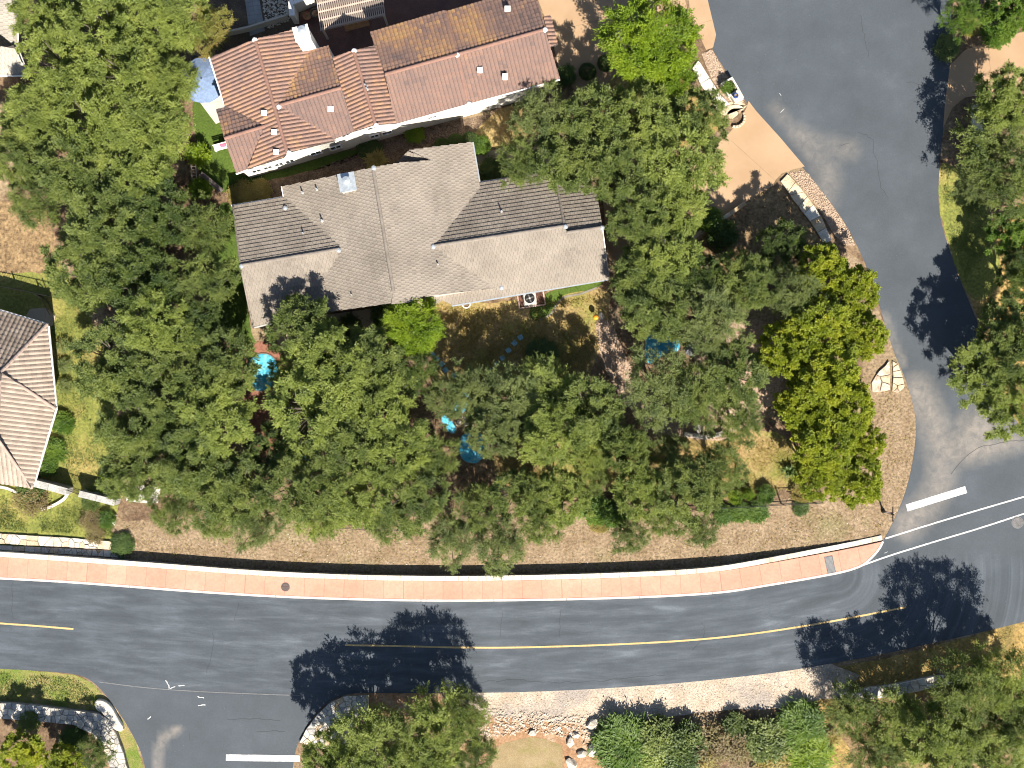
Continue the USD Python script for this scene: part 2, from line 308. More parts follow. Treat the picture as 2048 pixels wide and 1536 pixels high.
zone('south_lawn', [(1000, 890), (1150, 860), (1330, 880), (1480, 860), (1580, 880), (1600, 960), (1540, 985), (1400, 1000), (1250, 970), (1100, 1000), (1000, 960)], .008, M['dry_lawn'], .3, 10)
zone('tan_lawn', [(945, 275), (1010, 215), (1080, 230), (1060, 285), (990, 296)], .016, M['dry_lawn'], .1, 11)
zone('front_yard', [(1200, 170), (1330, 150), (1400, 190), (1440, 250), (1340, 300), (1230, 250)], .007, M['gold'], .3, 12)
zone('corner_yard', [(1385, 480), (1495, 400), (1560, 375), (1640, 460), (1640, 500), (1480, 560)], .007, M['litter'], .2, 13)
zone('mulch_path', [(1192, 640), (1222, 650), (1255, 720), (1290, 800), (1345, 840), (1430, 850), (1450, 880), (1350, 872), (1290, 850), (1240, 790), (1205, 720)], .012, M['pink_gravel'], .15, 14)
zone('mulch_bed', [(1400, 660), (1500, 640), (1560, 680), (1560, 780), (1480, 860), (1400, 800)], .0065, M['pink_gravel'], .3, 15)
zone('house_side_bed', [(640, 335), (800, 275), (940, 235), (1000, 235), (960, 290), (860, 295), (700, 350), (560, 390), (480, 405), (470, 395)], .008, surf('brown_rock', (.11, .075, .05), (.24, .17, .115), 2.2, fine=10, famt=.6, bump=1, bdist=.06), .06, 16)
zone('red_paver_path', [(500, 690), (555, 700), (570, 790), (555, 880), (590, 900), (520, 900), (490, 800)], .010, M['redpaver'], .1, 17)
zone('north_yard', [(425, -40), (600, -40), (600, 60), (430, 110)], .008, surf('north_soil', (.10, .075, .055), (.16, .12, .085), 1, fine=10), .05, 18, False)
zone('courtyard', [(600, 150), (590, 60), (640, -30), (1085, -40), (1075, 10), (760, 90), (760, 150)], .010, M['paver'], 0, 19, False)
zone('east_verge', [(1880, 340), (1900, 330), (1960, 380), (1990, 480), (2000, 560), (1960, 600), (1925, 570), (1890, 460), (1878, 410)], .008, M['lawn'], .12, 20)
zone('east_litter', [(1905, 480), (2000, 440), (2100, 420), (2150, 900), (2040, 880), (1990, 740), (1950, 620)], .006, M['gold'], .2, 21)
zone('corner_island', [(-40, 1335), (60, 1340), (150, 1350), (185, 1368), (215, 1400), (245, 1440), (270, 1480), (290, 1545), (255, 1545), (220, 1450), (190, 1420), (-40, 1412)], .008, surf('isl', (.20, .22, .05), (.33, .26, .11), .8, c3=(.14, .2, .03), s3=.35, fine=12, famt=.4, bump=.8, bdist=.04), .08, 22, False)
zone('golden_verge', [(1640, 1345), (1760, 1318), (1880, 1290), (2060, 1245), (2110, 1300), (2060, 1370), (1850, 1390), (1700, 1390)], .010, M['gold'], .15, 23)
zone('gravel_verge', [(930, 1384), (1100, 1381), (1250, 1373), (1400, 1361), (1550, 1345), (1660, 1327), (1720, 1350), (1680, 1400), (1620, 1415), (1450, 1420), (1250, 1445), (1180, 1452), (1060, 1440), (980, 1430), (930, 1410)], .012, M['gravel_bed'], .1, 24, False)
zone('rocky_dirt', [(700, 1392), (800, 1386), (960, 1384), (960, 1425), (1060, 1436), (1200, 1440), (1260, 1450), (1250, 1560), (1120, 1560), (960, 1520), (820, 1450), (700, 1440)], .010, M['dirt'], .15, 25)
zone('sandy_lawn', [(985, 1560), (985, 1500), (1010, 1485), (1062, 1474), (1090, 1478), (1124, 1490), (1126, 1560)], .016, surf('sandy', (.27, .20, .10), (.345, .265, .145), .6, c3=(.22, .2, .06), s3=.4, fine=12, famt=.25, bump=.8, bdist=.03), .05, 26, False)
zone('dirt_path', [(1600, 1410), (1680, 1400), (1660, 1450), (1700, 1500), (1690, 1560), (1640, 1560), (1630, 1450)], .014, M['gold'], .1, 27)
zone('south_litter', [(1680, 1400), (1850, 1370), (2120, 1330), (2120, 1580), (1690, 1580)], .006, M['litter'], .2, 28)

# asphalt: main road, the side street at the right and the one at the lower left, one sheet
road_pts = list(spline(kerb_line, 6)) + list(spline([(1672, 1146), (1725, 1131), (1752, 1108), (1766, 1084)], 5))
west_edge = [(1768, 1078), (1785, 1046), (1808, 992), (1824, 930), (1832, 862), (1827, 815), (1811, 760), (1790, 710), (1770, 650), (1755, 600), (1739, 550), (1718, 500), (1690, 447), (1650, 391), (1610, 341), (1570, 296), (1530, 251), (1490, 201), (1456, 150), (1426, 100), (1400, 45), (1372, -30), (1350, -90)]
east_edge = [(1910, -90), (1905, -20), (1903, 60), (1899, 130), (1891, 200), (1886, 262), (1879, 330), (1877, 400), (1884, 450), (1899, 500), (1920, 560), (1945, 620), (1972, 690), (2005, 790), (2050, 860), (2150, 910)]
south_edge = [(2150, 1212), (2048, 1243), (1950, 1267), (1850, 1289), (1760, 1309), (1650, 1329), (1550, 1345), (1400, 1362), (1250, 1374), (1100, 1382), (960, 1385.5), (720, 1386)]
sw_right = [(720, 1386), (690, 1389), (660, 1402), (635, 1424), (612, 1455), (598, 1482), (588, 1520), (580, 1600)]
sw_left = [(300, 1600), (292, 1545), (282, 1505), (262, 1464), (240, 1428), (214, 1393), (188, 1366), (160, 1351), (110, 1344), (30, 1339), (-60, 1335)]
road_pts += list(spline(west_edge, 5)) + list(spline(east_edge, 5)) + list(spline(south_edge, 5)) + list(spline(sw_right, 5)) + list(spline(sw_left, 5)) + [(-60, 1152)]
road_poly = Polygon(P2(road_pts)).buffer(0)
from scipy.spatial import Delaunay
_ed = np.array([road_poly.exterior.interpolate(t).coords[0] for t in np.arange(0, road_poly.exterior.length, .3)])
_b = road_poly.bounds; _gx, _gy = np.meshgrid(np.arange(_b[0], _b[2], .42), np.arange(_b[1], _b[3], .42)); _g = np.c_[_gx.ravel(), _gy.ravel()]
_g = _g[shapely.contains_xy(road_poly.buffer(-.2), _g[:, 0], _g[:, 1])]
rv = np.vstack([_ed, _g]); rf = Delaunay(rv).simplices; _c = rv[rf].mean(1)
rf = rf[shapely.contains_xy(road_poly, _c[:, 0], _c[:, 1])]; rv = np.c_[rv, np.full(len(rv), .02)]
_n = np.cross(rv[rf[:, 1]] - rv[rf[:, 0]], rv[rf[:, 2]] - rv[rf[:, 0]])[:, 2]; rf[_n < 0] = rf[_n < 0][:, ::-1]
kl = LineString(spline(P2(kerb_line), 6)); pts = shapely.points(rv[:, :2])
lane = shapely.distance(pts, kl); along = shapely.line_locate_point(kl, pts)
def near(curve, w):   # 1 on the traced stroke, falling to 0 at w metres
    return np.clip(1 - shapely.distance(pts, LineString(spline(P2(curve), 6))) / w, 0, 1)
wob = meshkit.fbm(rv * .5, 4, 7)
dust = np.maximum.reduce([near([(1833, 780), (1858, 830), (1880, 880), (1885, 930)], 1.7), near([(1890, 900), (1930, 880), (1990, 835), (2060, 810)], 2.2), near([(1880, 900), (1880, 960), (1855, 1010), (1815, 1050)], 1.6),
    near([(1900, 910), (1960, 900), (2030, 880)], 1.4), near([(1640, 300), (1655, 350), (1650, 395)], 1.5) * .5, near([(1600, 270), (1640, 290), (1700, 300)], 1.2) * .5, near([(1768, 630), (1790, 690), (1806, 730)], .45) * .7,
    near([(315, 1540), (318, 1500), (332, 1472), (355, 1460)], .5) * .8, near([(1550, 215), (1590, 270), (1640, 330)], .8) * .4])
dust = np.clip(dust * (0.55 + wob * .9), 0, 1) ** .8
jet = np.clip(near([(1960, 700), (1985, 820)], .1), 0, 1) * 0
side = np.clip((rv[:, 0] - P(1700, 0)[0]) / 2, 0, 1) * np.clip((rv[:, 1] - P(0, 1090)[1]) / 2, 0, 1)   # the side street carries no lane streaks
north = np.clip((rv[:, 1] - P(0, 1140)[1]) / 1.5, 0, 1)
sw = np.clip((lane - 7.3) / .6, 0, 1) * (rv[:, 0] < P(800, 0)[0])
streak = np.clip(1 - np.maximum(north, sw), 0, 1)
GN = {'g': ('geometry', {}), 'ln': ('attribute', {'attribute': 'lane'}), 'al': ('attribute', {'attribute': 'along'}), 'du': ('attribute', {'attribute': 'dust'}), 'st': ('attribute', {'attribute': 'streak'}),
      'as': ('math', {'math_type': 'multiply', 'value2': .16}), 'cv': ('combine_xyz', {}),
      'ns': ('noise_texture', {'scale': 1.5, 'detail': 6.0, 'roughness': .62, 'distortion': .35}), 'rs': ('rgb_ramp', {'ramp': [(.28, (.70, .72, .75)), (.46, (.92, .94, .95)), (.6, (1.22, 1.22, 1.24)), (.76, (1.95, 1.92, 1.9))]}),
      'nb': ('noise_texture', {'scale': .32, 'detail': 5.0, 'roughness': .6}), 'rb': ('rgb_ramp', {'ramp': [(.3, (.84, .84, .84)), (.55, (1, 1, 1)), (.75, (1.22, 1.2, 1.2))]}),
      'nf': ('noise_texture', {'scale': 9.0, 'detail': 5.0, 'roughness': .75}), 'rfn': ('rgb_ramp', {'ramp': [(.3, (.88,) * 3), (.7, (1.13,) * 3)]}),
      'nsp': ('voronoi_texture', {'feature': 'f1', 'scale': 1.6}), 'rsp': ('rgb_ramp', {'ramp': [(0, (1, 1, 1)), (.035, (.8, .8, .8)), (.05, (0, 0, 0))]}),
      'mst': ('mix', {'mix_type': 'mix', 'color1': (1, 1, 1)}), 'base': ('mix', {'mix_type': 'multiply', 'fac': 1.0, 'color2': (.051, .0605, .071)}),
      'm2': ('mix', {'mix_type': 'multiply', 'fac': 1.0}), 'm3': ('mix', {'mix_type': 'multiply', 'fac': 1.0}),
      'dn': ('noise_texture', {'scale': 1.6, 'detail': 6.0, 'roughness': .7, 'distortion': .6}), 'dr': ('rgb_ramp', {'ramp': [(.3, (.35,) * 3), (.65, (1,) * 3)]}),
      'dm': ('math', {'math_type': 'multiply'}), 'dsep': ('mix', {'mix_type': 'mix', 'color2': (.19, .17, .15)}), 'spm': ('mix', {'mix_type': 'mix', 'color2': (.24, .23, .22)}),
      'spf': ('math', {'math_type': 'multiply', 'value2': .30}), 'bp': ('bump', {'strength': .35, 'distance': .012}), 'p': ('principled_bsdf', {'roughness': .82, 'specular_ior_level': .3})}
GL = [('al.fac', 'as.value1'), ('as.value', 'cv.x'), ('ln.fac', 'cv.y'), ('cv.vector', 'ns.vector'), ('ns.fac', 'rs.fac'), ('st.fac', 'mst.fac'), ('rs.color', 'mst.color2'), ('mst.color', 'base.color1'),
      ('g.position', 'nb.vector'), ('nb.fac', 'rb.fac'), ('base.color', 'm2.color1'), ('rb.color', 'm2.color2'), ('g.position', 'nf.vector'), ('nf.fac', 'rfn.fac'), ('m2.color', 'm3.color1'), ('rfn.color', 'm3.color2'),
      ('g.position', 'dn.vector'), ('dn.fac', 'dr.fac'), ('dr.color', 'dm.value1'), ('du.fac', 'dm.value2'), ('dm.value', 'dsep.fac'), ('m3.color', 'dsep.color1'),
      ('g.position', 'nsp.vector'), ('nsp.distance', 'rsp.fac'), ('rsp.color', 'spf.value1'), ('spf.value', 'spm.fac'), ('dsep.color', 'spm.color1'), ('spm.color', 'p.base_color'), ('nf.fac', 'bp.height'), ('bp.normal', 'p.normal')]
M['asphalt'] = usdkit.material(stage, '/World/Looks/asphalt', GN, GL, surface='p.BSDF')
road = obj('road', (rv, rf), M['asphalt'], attrs={'lane': lane, 'along': along, 'dust': dust, 'streak': streak}, kind='structure')
def strip(curve, w, z, sm=6, ends=True):
    c = LineString(spline(P2(curve), sm) if sm else P2(curve)).buffer(w / 2, cap_style='flat'); return flat(c, z)
obj('yellow_line', strip([(-40, 1242), (0, 1246.5), (70, 1251.5), (147, 1258)], .135, .026), M['yellow_paint'], road)
obj('yellow_line', strip([(690, 1290), (800, 1292), (900, 1294.5), (1020, 1295), (1200, 1290), (1370, 1281), (1500, 1268), (1620, 1250), (1720, 1232), (1812, 1214)], .135, .026), M['yellow_paint'], road)
obj('edge_line', strip([(1771, 1077), (1860, 1049), (1950, 1022), (2070, 987)], .12, .026), M['white_paint'], road)
obj('edge_line', strip([(1676, 1144), (1720, 1132), (1780, 1111), (1870, 1083), (1960, 1056), (2070, 1020)], .12, .026), M['white_paint'], road)
obj('stop_bar', strip([(1813, 1016), (1932, 979)], .55, .026, 0), M['white_paint'], road)
obj('stop_bar', strip([(452, 1515), (600, 1517)], .5, .026, 0), M['white_paint'], road)
rng = np.random.default_rng(5)
M['crack_seal'] = plain('crack_seal', (.034, .036, .04), .9)
def crack(pts, w=.035, seed=0):
    q = spline(P2(pts), 10); q = q + (meshkit.fbm(np.c_[q * 2.2, np.zeros(len(q))], 3, seed)[:, None] - .5) * .35
    obj('crack', flat(LineString(q).buffer(w / 2), .0245), M['crack_seal'], road)

for k, c in enumerate([[(1720, 30), (1728, 70), (1735, 115)], [(1715, 265), (1740, 275), (1752, 320), (1762, 370), (1778, 395)], [(1810, 165), (1836, 170), (1880, 182)], [(1836, 170), (1840, 205), (1850, 235)], [(1700, 285), (1680, 290)],
     [(1852, 175), (1862, 140)], [(25, 1165), (24, 1200), (26, 1240)], [(480, 1203), (470, 1240)], [(425, 1265), (424, 1300), (414, 1345)], [(1405, 1243), (1408, 1270), (1385, 1300)], [(849, 1205), (852, 1280)], [(1005, 1225), (1000, 1276)],
     [(1120, 1222), (1118, 1275)], [(960, 1364), (1030, 1360), (1100, 1364), (1180, 1362), (1330, 1350)], [(455, 1438), (520, 1437), (560, 1442)], [(515, 1461), (545, 1463), (570, 1462)], [(380, 1465), (381, 1478)], [(2060, 880), (2010, 884), (1960, 895), (1930, 915), (1900, 950)]]):
    crack(c, .022 if k != 17 else .032, k)
def stain(pts, w, seed=0):
    q = spline(P2(pts), 10); q = q + (meshkit.fbm(np.c_[q * 2, np.zeros(len(q))], 3, seed)[:, None] - .5) * .3
    obj('chalk_mark', flat(LineString(q).buffer(w / 2), .0247), M['white_paint'], road)
for k, c in enumerate([[(331, 1362), (340, 1378)], [(338, 1378), (350, 1373)], [(360, 1369), (368, 1371)], [(398, 1391), (408, 1395)], [(398, 1410), (412, 1408)], [(298, 1436), (302, 1433)], [(1560, 185), (1563, 190)], [(1560, 226), (1568, 218)], [(1770, 1105), (1776, 1102)]]):
    stain(c, .07 if k < 6 else .035, k)
M['grout_line'] = surf('grout_line', (.16, .16, .165), (.21, .21, .215), 2)
obj('seam', flat(LineString(spline(P2([(200, 1364), (300, 1376), (420, 1384), (600, 1391)]), 6)).buffer(.03), .0248), M['grout_line'], road)
mh = thing('manhole_cover', 'round grey manhole cover in the road at the right edge of the frame', 'manhole cover', P(2035, 1045, .02))
obj('cover', lathe([(0, .02), (.36, .02), (.40, .006), (.40, -.01)], 24), M['iron'], mh); obj('rim', lathe([(.41, .004), (.41, .012), (.47, .012), (.47, .004)], 24), M['grout_line'], mh)

# pavement with its panels, kerb stones along the road, low wall behind
top_s, bot_s = LineString(spline(P2(walk_top), 8)), LineString(spline(P2(kerb_line), 8))
end_cap = P2([(1672, 1146), (1700, 1139), (1725, 1129), (1745, 1112), (1758, 1096), (1765, 1082.5)])
walk_poly = Polygon(list(top_s.coords) + list(spline(end_cap, 5)[::-1]) + list(bot_s.coords)[::-1]).buffer(0)
kerb_poly = LineString(list(bot_s.coords) + list(spline(end_cap, 5))[1:]).buffer(.09, cap_style='flat')
side_walk = thing('sidewalk', None, None, kind='structure')
obj('bed', prism(walk_poly.buffer(-.02), .0, .105), M['walk_joint'], side_walk)
inner = walk_poly.difference(kerb_poly.buffer(.004))
xs = [18 + 39.45 * k for k in range(-1, 46)]
def cross_x(line, x):
    c = np.array(line.coords); return np.array([x, np.interp(x, c[:, 0], c[:, 1])])
for k in range(len(xs)):
    x0, x1 = xs[k], xs[k + 1] if k + 1 < len(xs) else 1800
    if x0 > 1690: x1 = 1800
    wj = .035 if (k - 5) % 8 == 0 else .014
    def edge(x):
        t = P(x, 1120)[0]; a = cross_x(top_s, t)
        d = top_s.project(Point(a)); q = np.array(top_s.interpolate(min(d + .4, top_s.length)).coords[0]) - np.array(top_s.interpolate(max(d - .4, 0)).coords[0]); q /= np.linalg.norm(q)
        n = np.array([q[1], -q[0]]); return a, n
    a0, n0 = edge(x0); a1, n1 = edge(min(x1, 1762))
    e0 = np.array([n0[1], -n0[0]]) * -1
    cell = Polygon([a0 - n0 * .5 + np.array([wj, 0]), a1 - n1 * .5 + (0 if x1 < 1790 else np.array([3, 0])), a1 + n1 * 3 + (0 if x1 < 1790 else np.array([3, 0])), a0 + n0 * 3 + np.array([wj, 0])]).intersection(inner)
    for g in geoms(cell):
        if g.area > .15: pm = bevelled(g.simplify(.01), .02, .12 + rng.uniform(-.002, .002), .01); obj('panel', pm, M['walk'], side_walk, attrs={'tone': np.full(len(pm[0]), np.clip(rng.normal(.5, .28), 0, 1))})
    if x0 > 1690: break
kb = thing('kerb', None, None, kind='structure')
kline = LineString(list(bot_s.coords) + list(spline(end_cap, 5))[1:])
L = kline.length; cuts = np.arange(0, L, 5.6)
for c in cuts:
    seg = shapely.ops.substring(kline, c + .02, min(c + 5.58, L)).buffer(.08, cap_style='flat')
    for g in geoms(seg): obj('kerb_stone', prism(g, 0, .135), M['kerb'], kb)
lw = thing('retaining_wall', 'long low pale limestone wall between the orange sidewalk and the brown verge', 'wall')
wl = LineString(spline(P2([(a, b) for a, b in walk_top]), 8)).parallel_offset(.30, 'left')
WT = LineString(list(wl.coords)); L = WT.length
hgt = lambda s: .72 * np.clip((L - s) / 14, .12, 1)
core = []
c = 0.0; k = 0
while c < L - .2:
    e = min(c + .62 + .5 * rng.random(), L)
    seg = shapely.ops.substring(WT, c + .008, e - .008)
    h = float(hgt((c + e) / 2))
    for g in geoms(seg.buffer(.19, cap_style='flat')):
        obj('cap_stone', bevelled(g.simplify(.005), h - .09, h + rng.uniform(0, .012), .02), M['lime'], lw)
    for g in geoms(shapely.ops.substring(WT, c, e).buffer(.165, cap_style='flat')): core.append(prism(g, 0, h - .09))
    c = e
obj('wall_core', cat(*core), M['lime_grey'], lw)
mc = thing('manhole_cover', 'round rusty brown manhole cover in the orange sidewalk', 'manhole cover', P(571, 1174, .12))
obj('cover', lathe([(0, .022), (.27, .022), (.30, .012), (.30, 0)], 24), M['rust'], mc); obj('rim', lathe([(.305, 0), (.305, .016), (.345, .016), (.345, 0)], 24), M['iron'], mc)
for q in range(-2, 3):
    w = math.sqrt(.25 ** 2 - (q * .1) ** 2) if abs(q * .1) < .25 else .05
    obj('rib', box(-w, q * .1 - .012, .02, w, q * .1 + .012, .028), M['iron'], mc)
gr = thing('drain_grate', 'grey rectangular grate set across the orange sidewalk near its right end', 'grate', P(1660, 1129, .12), math.radians(12))
obj('frame', cat(box(-.33, -.66, 0, -.27, .66, .012), box(.27, -.66, 0, .33, .66, .012), box(-.27, -.66, 0, .27, -.6, .012), box(-.27, .6, 0, .27, .66, .012)), M['iron'], gr)
obj('plate', box(-.27, -.6, 0, .27, .6, .005), M['greypath'], gr)
for q in range(14): obj('slat', box(-.27, -.57 + q * .085, .005, .27, -.53 + q * .085, .012), M['iron'], gr)

# driveways, paths, slabs
def slabs(name, pts, m, cuts_, z=.03, parent=None, gap=.012, **kw):
    """a paved area split by joint lines (pairs of photo points); each slab a piece of its own"""
    pl = rough_poly(pts, 0, smooth=False); t = thing(name, None, None, kind='structure') if parent is None else parent
    for a, b in cuts_: pl = pl.difference(LineString(P2([a, b])).buffer(gap / 2))
    for g in geoms(pl): obj('slab', prism(g, 0, z), m, t)
    return t
slabs('driveway', [(1497, 202), (1512, 222), (1560, 275), (1609, 333), (1585, 339), (1563, 347), (1551, 360), (1546, 371), (1490, 405), (1452, 435), (1400, 478), (1370, 500), (1290, 545), (1218, 545), (1206, 400), (1290, 392), (1390, 330), (1452, 272), (1478, 245), (1493, 215)], M['drive'], [((1330, 350), (1400, 480)), ((1452, 272), (1560, 370))], .03)
slabs('neighbour_driveway', [(1060, -40), (1100, 60), (1118, 140), (1150, 180), (1190, 190), (1230, 150), (1320, 100), (1380, 40), (1360, -40)], M['drive'], [((1080, 70), (1240, 30)), ((1240, -40), (1240, 160))], .03)
slabs('east_driveway', [(1900, 130), (1890, 205), (1886, 255), (1905, 215), (1930, 195), (1960, 190), (2080, 160), (2080, 55), (2000, 75), (1960, 90), (1930, 100)], M['drive'], [((1975, 70), (1985, 200))], .03)
slabs('patio_walk', [(948, 312), (1000, 297), (1075, 275), (1110, 300), (1112, 345), (1040, 330), (962, 352)], M['patio'], [((1000, 297), (1005, 345)), ((1050, 282), (1058, 335)), ((955, 322), (1080, 290))], .05)
slabs('neighbour_path', [(485, -40), (512, -40), (530, 62), (500, 72)], M['greypath'], [((485, k * 9 - 38), (535, k * 9 - 46)) for k in range(14)] + [((498, -40), (515, 70))], .04)
slabs('concrete_pad', [(253, 1002), (254, 985), (280, 970), (322, 975), (316, 1006), (300, 1007)], M['concrete'], [((285, 960), (285, 1020))], .06)
slabs('house_corner_pad', [(52, 632), (60, 618), (92, 615), (112, 632), (106, 650), (98, 656)], M['patio'], [((88, 600), (94, 660))], .04)
slabs('tan_walk', [(1375, -30), (1408, -30), (1432, 70), (1426, 95), (1412, 100), (1380, 30)], M['drive'], [((1370, 0), (1410, -5)), ((1390, 50), (1425, 40))], .04)
slabs('red_house_patio', [(388, 150), (395, 130), (420, 112), (455, 215), (450, 240), (432, 248), (420, 232), (400, 205)], M['concrete'], [((390, 170), (440, 160)), ((405, 210), (450, 200))], .04)
slabs('south_terrace', [(545, 650), (650, 630), (740, 618), (850, 600), (870, 640), (760, 660), (640, 690), (560, 700)], M['patio'], [((640, 620), (640, 700)), ((740, 600), (750, 680)), ((590, 640), (590, 700))], .04)

# stones, flags and gravel
def stones(t, poly, size, seed, z0, h, mats, gap=.03, name='stone', hj=.03, relax=3):
    """irregular flags filling an outline: each one a piece with worn edges and its own height"""
    rg = np.random.default_rng(seed); x0, y0, x1, y1 = poly.bounds
    n = max(4, int(poly.area / (size * size))); pts = []
    while len(pts) < n:
        q = rg.uniform((x0, y0), (x1, y1))
        if poly.contains(Point(q)): pts.append(q)
    pts = np.array(pts); far = np.array([[x0 - 50, y0 - 50], [x1 + 50, y0 - 50], [x0 - 50, y1 + 50], [x1 + 50, y1 + 50]])
    for it in range(relax):
        vo = Voronoi(np.vstack([pts, far])); cells = []
        for i in range(len(pts)):
            r = vo.regions[vo.point_region[i]]
            cells.append(Polygon(vo.vertices[r]).intersection(poly) if -1 not in r and len(r) > 2 else None)
        if it < relax - 1: pts = np.array([np.array(max(geoms(c), key=lambda g: g.area).centroid.coords[0]) * .5 + p * .5 if c is not None and geoms(c) else p for c, p in zip(cells, pts)])
    for c in cells:
        for g in geoms(c) if c is not None else []:
            g = g.buffer(-gap).buffer(gap * .5, join_style='round', quad_segs=1)
            for g in geoms(g):
                if g.area < size * size * .08: continue
                g = g.simplify(.02); zz = z0 + h + rg.uniform(-hj, hj)
                tl = rg.normal(0, .03, 2); cen = np.array(g.centroid.coords[0])
                obj(name, bevelled(g, z0, zz, .025, lambda q: (q - cen) @ tl), mats[int(rg.integers(len(mats)))], t)
    return t
def line_poly(pts, w0, w1=None):
    q = P2(pts); q = spline(q, 6); return LineString(q).buffer(w0 / 2, cap_style='flat')
LM = [M['lime'], M['lime'], M['ledge'], M['stone_white']]
tw = thing('stone_terrace_wall', 'wide two-course wall of pale rough limestone beside the left lawn', 'wall')
up, dn = rough_poly([(-40, 1064), (0, 1066), (110, 1073), (224, 1081), (224, 1099), (120, 1093), (0, 1087), (-40, 1085)], .04, smooth=False, seed=31), rough_poly([(-40, 1088), (0, 1090), (120, 1096), (226, 1101), (252, 1106), (252, 1116), (120, 1108), (0, 1100), (-40, 1097)], .04, smooth=False, seed=32)
obj('footing', cat(prism(up.buffer(-.02), 0, .12), prism(dn.buffer(-.02), 0, .05)), M['mortar'], tw)
stones(tw, up, .50, 1, .05, .12, LM, gap=.022); stones(tw, dn, .42, 2, .02, .07, LM, gap=.022)
tp = thing('rubble_terrace', 'grey rubble stone terrace wall bending around the corner island at lower left', 'wall')
bw = rough_poly([(-40, 1402), (30, 1403), (110, 1411), (200, 1424), (222, 1436), (240, 1470), (250, 1500), (262, 1545), (225, 1545), (215, 1500), (190, 1465), (150, 1447), (60, 1437), (-40, 1432)], .05, smooth=False, seed=33)
obj('footing', prism(bw.buffer(-.02), 0, .45), M['mortar'], tp)
stones(tp, bw, .40, 3, .34, .16, [M['lime_grey'], M['lime'], M['lime_grey'], M['stone_white']], hj=.05)
sl = thing('corner_slab', 'smooth white limestone slab at the bend of the rubble terrace', 'stone slab')
obj('slab', bevelled(rough_poly([(193, 1402), (199, 1397), (212, 1400), (224, 1410), (236, 1430), (250, 1455), (240, 1460), (222, 1448), (208, 1425), (196, 1416)], .02, seed=34), .0, .38, .05), M['lime'], sl)
ap = thing('stone_apron', 'crescent apron of rough limestone at the corner of the lower left side street', 'paving')
cr = rough_poly([(600, 1483), (612, 1458), (635, 1428), (660, 1405), (690, 1391), (740, 1388), (736, 1420), (712, 1432), (700, 1470), (690, 1492), (640, 1497)], .04, smooth=False, seed=35)
obj('footing', prism(cr, 0, .16), M['mortar'], ap)
stones(ap, cr, .42, 4, .1, .14, [M['lime'], M['lime'], M['ledge'], M['lime_grey']], gap=.022)
ss = thing('stone_border', 'white limestone block border in tree shade along the lower right leaf strip', 'stone border')
sb = rough_poly([(1675, 1385), (1740, 1372), (1800, 1364), (1855, 1352), (1900, 1345), (1902, 1366), (1850, 1376), (1800, 1388), (1740, 1396), (1680, 1402)], .06, smooth=False, seed=36)
obj('footing', prism(sb, 0, .2), M['mortar'], ss); stones(ss, sb, .5, 5, .1, .3, [M['stone_white'], M['lime'], M['lime_grey']], hj=.06)
for nm, lb, pp, sd in (('ledge_stone_path', 'row of tan limestone ledge slabs between the oak and the gravel strip, north of the driveway', [(1384, 138), (1396, 120), (1418, 155), (1440, 190), (1478, 228), (1462, 240), (1430, 215), (1405, 178)], 6), ('ledge_stone_path', 'row of tan limestone ledge slabs along the gravel strip, south of the driveway', [(1560, 362), (1575, 348), (1600, 375), (1640, 430), (1662, 480), (1648, 490), (1620, 445), (1585, 400)], 7)):
    tt = thing(nm, lb, 'stone slabs'); pl = rough_poly(pp, .05, smooth=False, seed=sd)
    obj('footing', prism(pl, 0, .1), M['mortar'], tt); stones(tt, pl, .85, sd, .05, .14, [M['ledge'], M['ledge'], M['lime']], gap=.02)
def gravel(name, poly, n, r0, r1, seed, m, label=None, z=.0, sub=0):
    rg = np.random.default_rng(seed); x0, y0, x1, y1 = poly.bounds; ms = []; k = 0
    protos = [chunk(rg, 1.0, .5, 9) if sub == 0 else rock(rg, 1.0, .6, sub) for _ in range(12)]
    vs, fs, o = [], [], 0
    q = rg.uniform((x0, y0), (x1, y1), (n * 4, 2)); ok = shapely.contains_xy(poly, q[:, 0], q[:, 1]); q = q[ok][:n]
    for p in q:
        v, f = protos[int(rg.integers(12))]; r = rg.uniform(r0, r1)
        vs.append(v * r + [p[0], p[1], z + r * .3]); fs.append(f + o); o += len(v)
    obj(name, (np.vstack(vs), np.vstack(fs)), m, kind='stuff')
g1 = rough_poly([(1403, 108), (1424, 98), (1452, 150), (1480, 192), (1492, 210), (1480, 228), (1452, 200), (1424, 160)], .03, smooth=False, seed=41)
g2 = rough_poly([(1577, 345), (1611, 341), (1650, 391), (1690, 447), (1712, 492), (1690, 492), (1668, 470), (1640, 420), (1600, 372)], .03, smooth=False, seed=42)
for nm, g, sd in (('pink_gravel_strip', g1, 8), ('pink_gravel_strip', g2, 9)):
    obj(nm, flat(g, .014), M['pink_gravel'], kind='structure'); gravel('river_gravel', g.buffer(-.03), 1500, .045, .10, sd, M['stone_pink'], z=.014)
gv = rough_poly([(960, 1395), (1100, 1386), (1250, 1378), (1400, 1366), (1550, 1350), (1650, 1335), (1690, 1370), (1600, 1410), (1450, 1418), (1250, 1442), (1060, 1438), (970, 1428)], .1, smooth=False, seed=43)
gravel('crushed_stone', gv, 3200, .015, .055, 10, M['stone_beige'], z=.012)
gravel('rubble', rough_poly([(950, 1420), (1060, 1426), (1200, 1434), (1245, 1452), (1225, 1480), (1130, 1474), (1060, 1462), (1000, 1474), (940, 1466)], .3, smooth=False, seed=44), 1100, .035, .15, 11, M['stone_tan'], z=.005, sub=0)
gravel('brown_gravel', rough_poly([(640, 335), (800, 278), (930, 245), (905, 275), (820, 292), (700, 338)], .05, smooth=False, seed=45), 1800, .03, .09, 12, M['stone_brown'], z=.008)
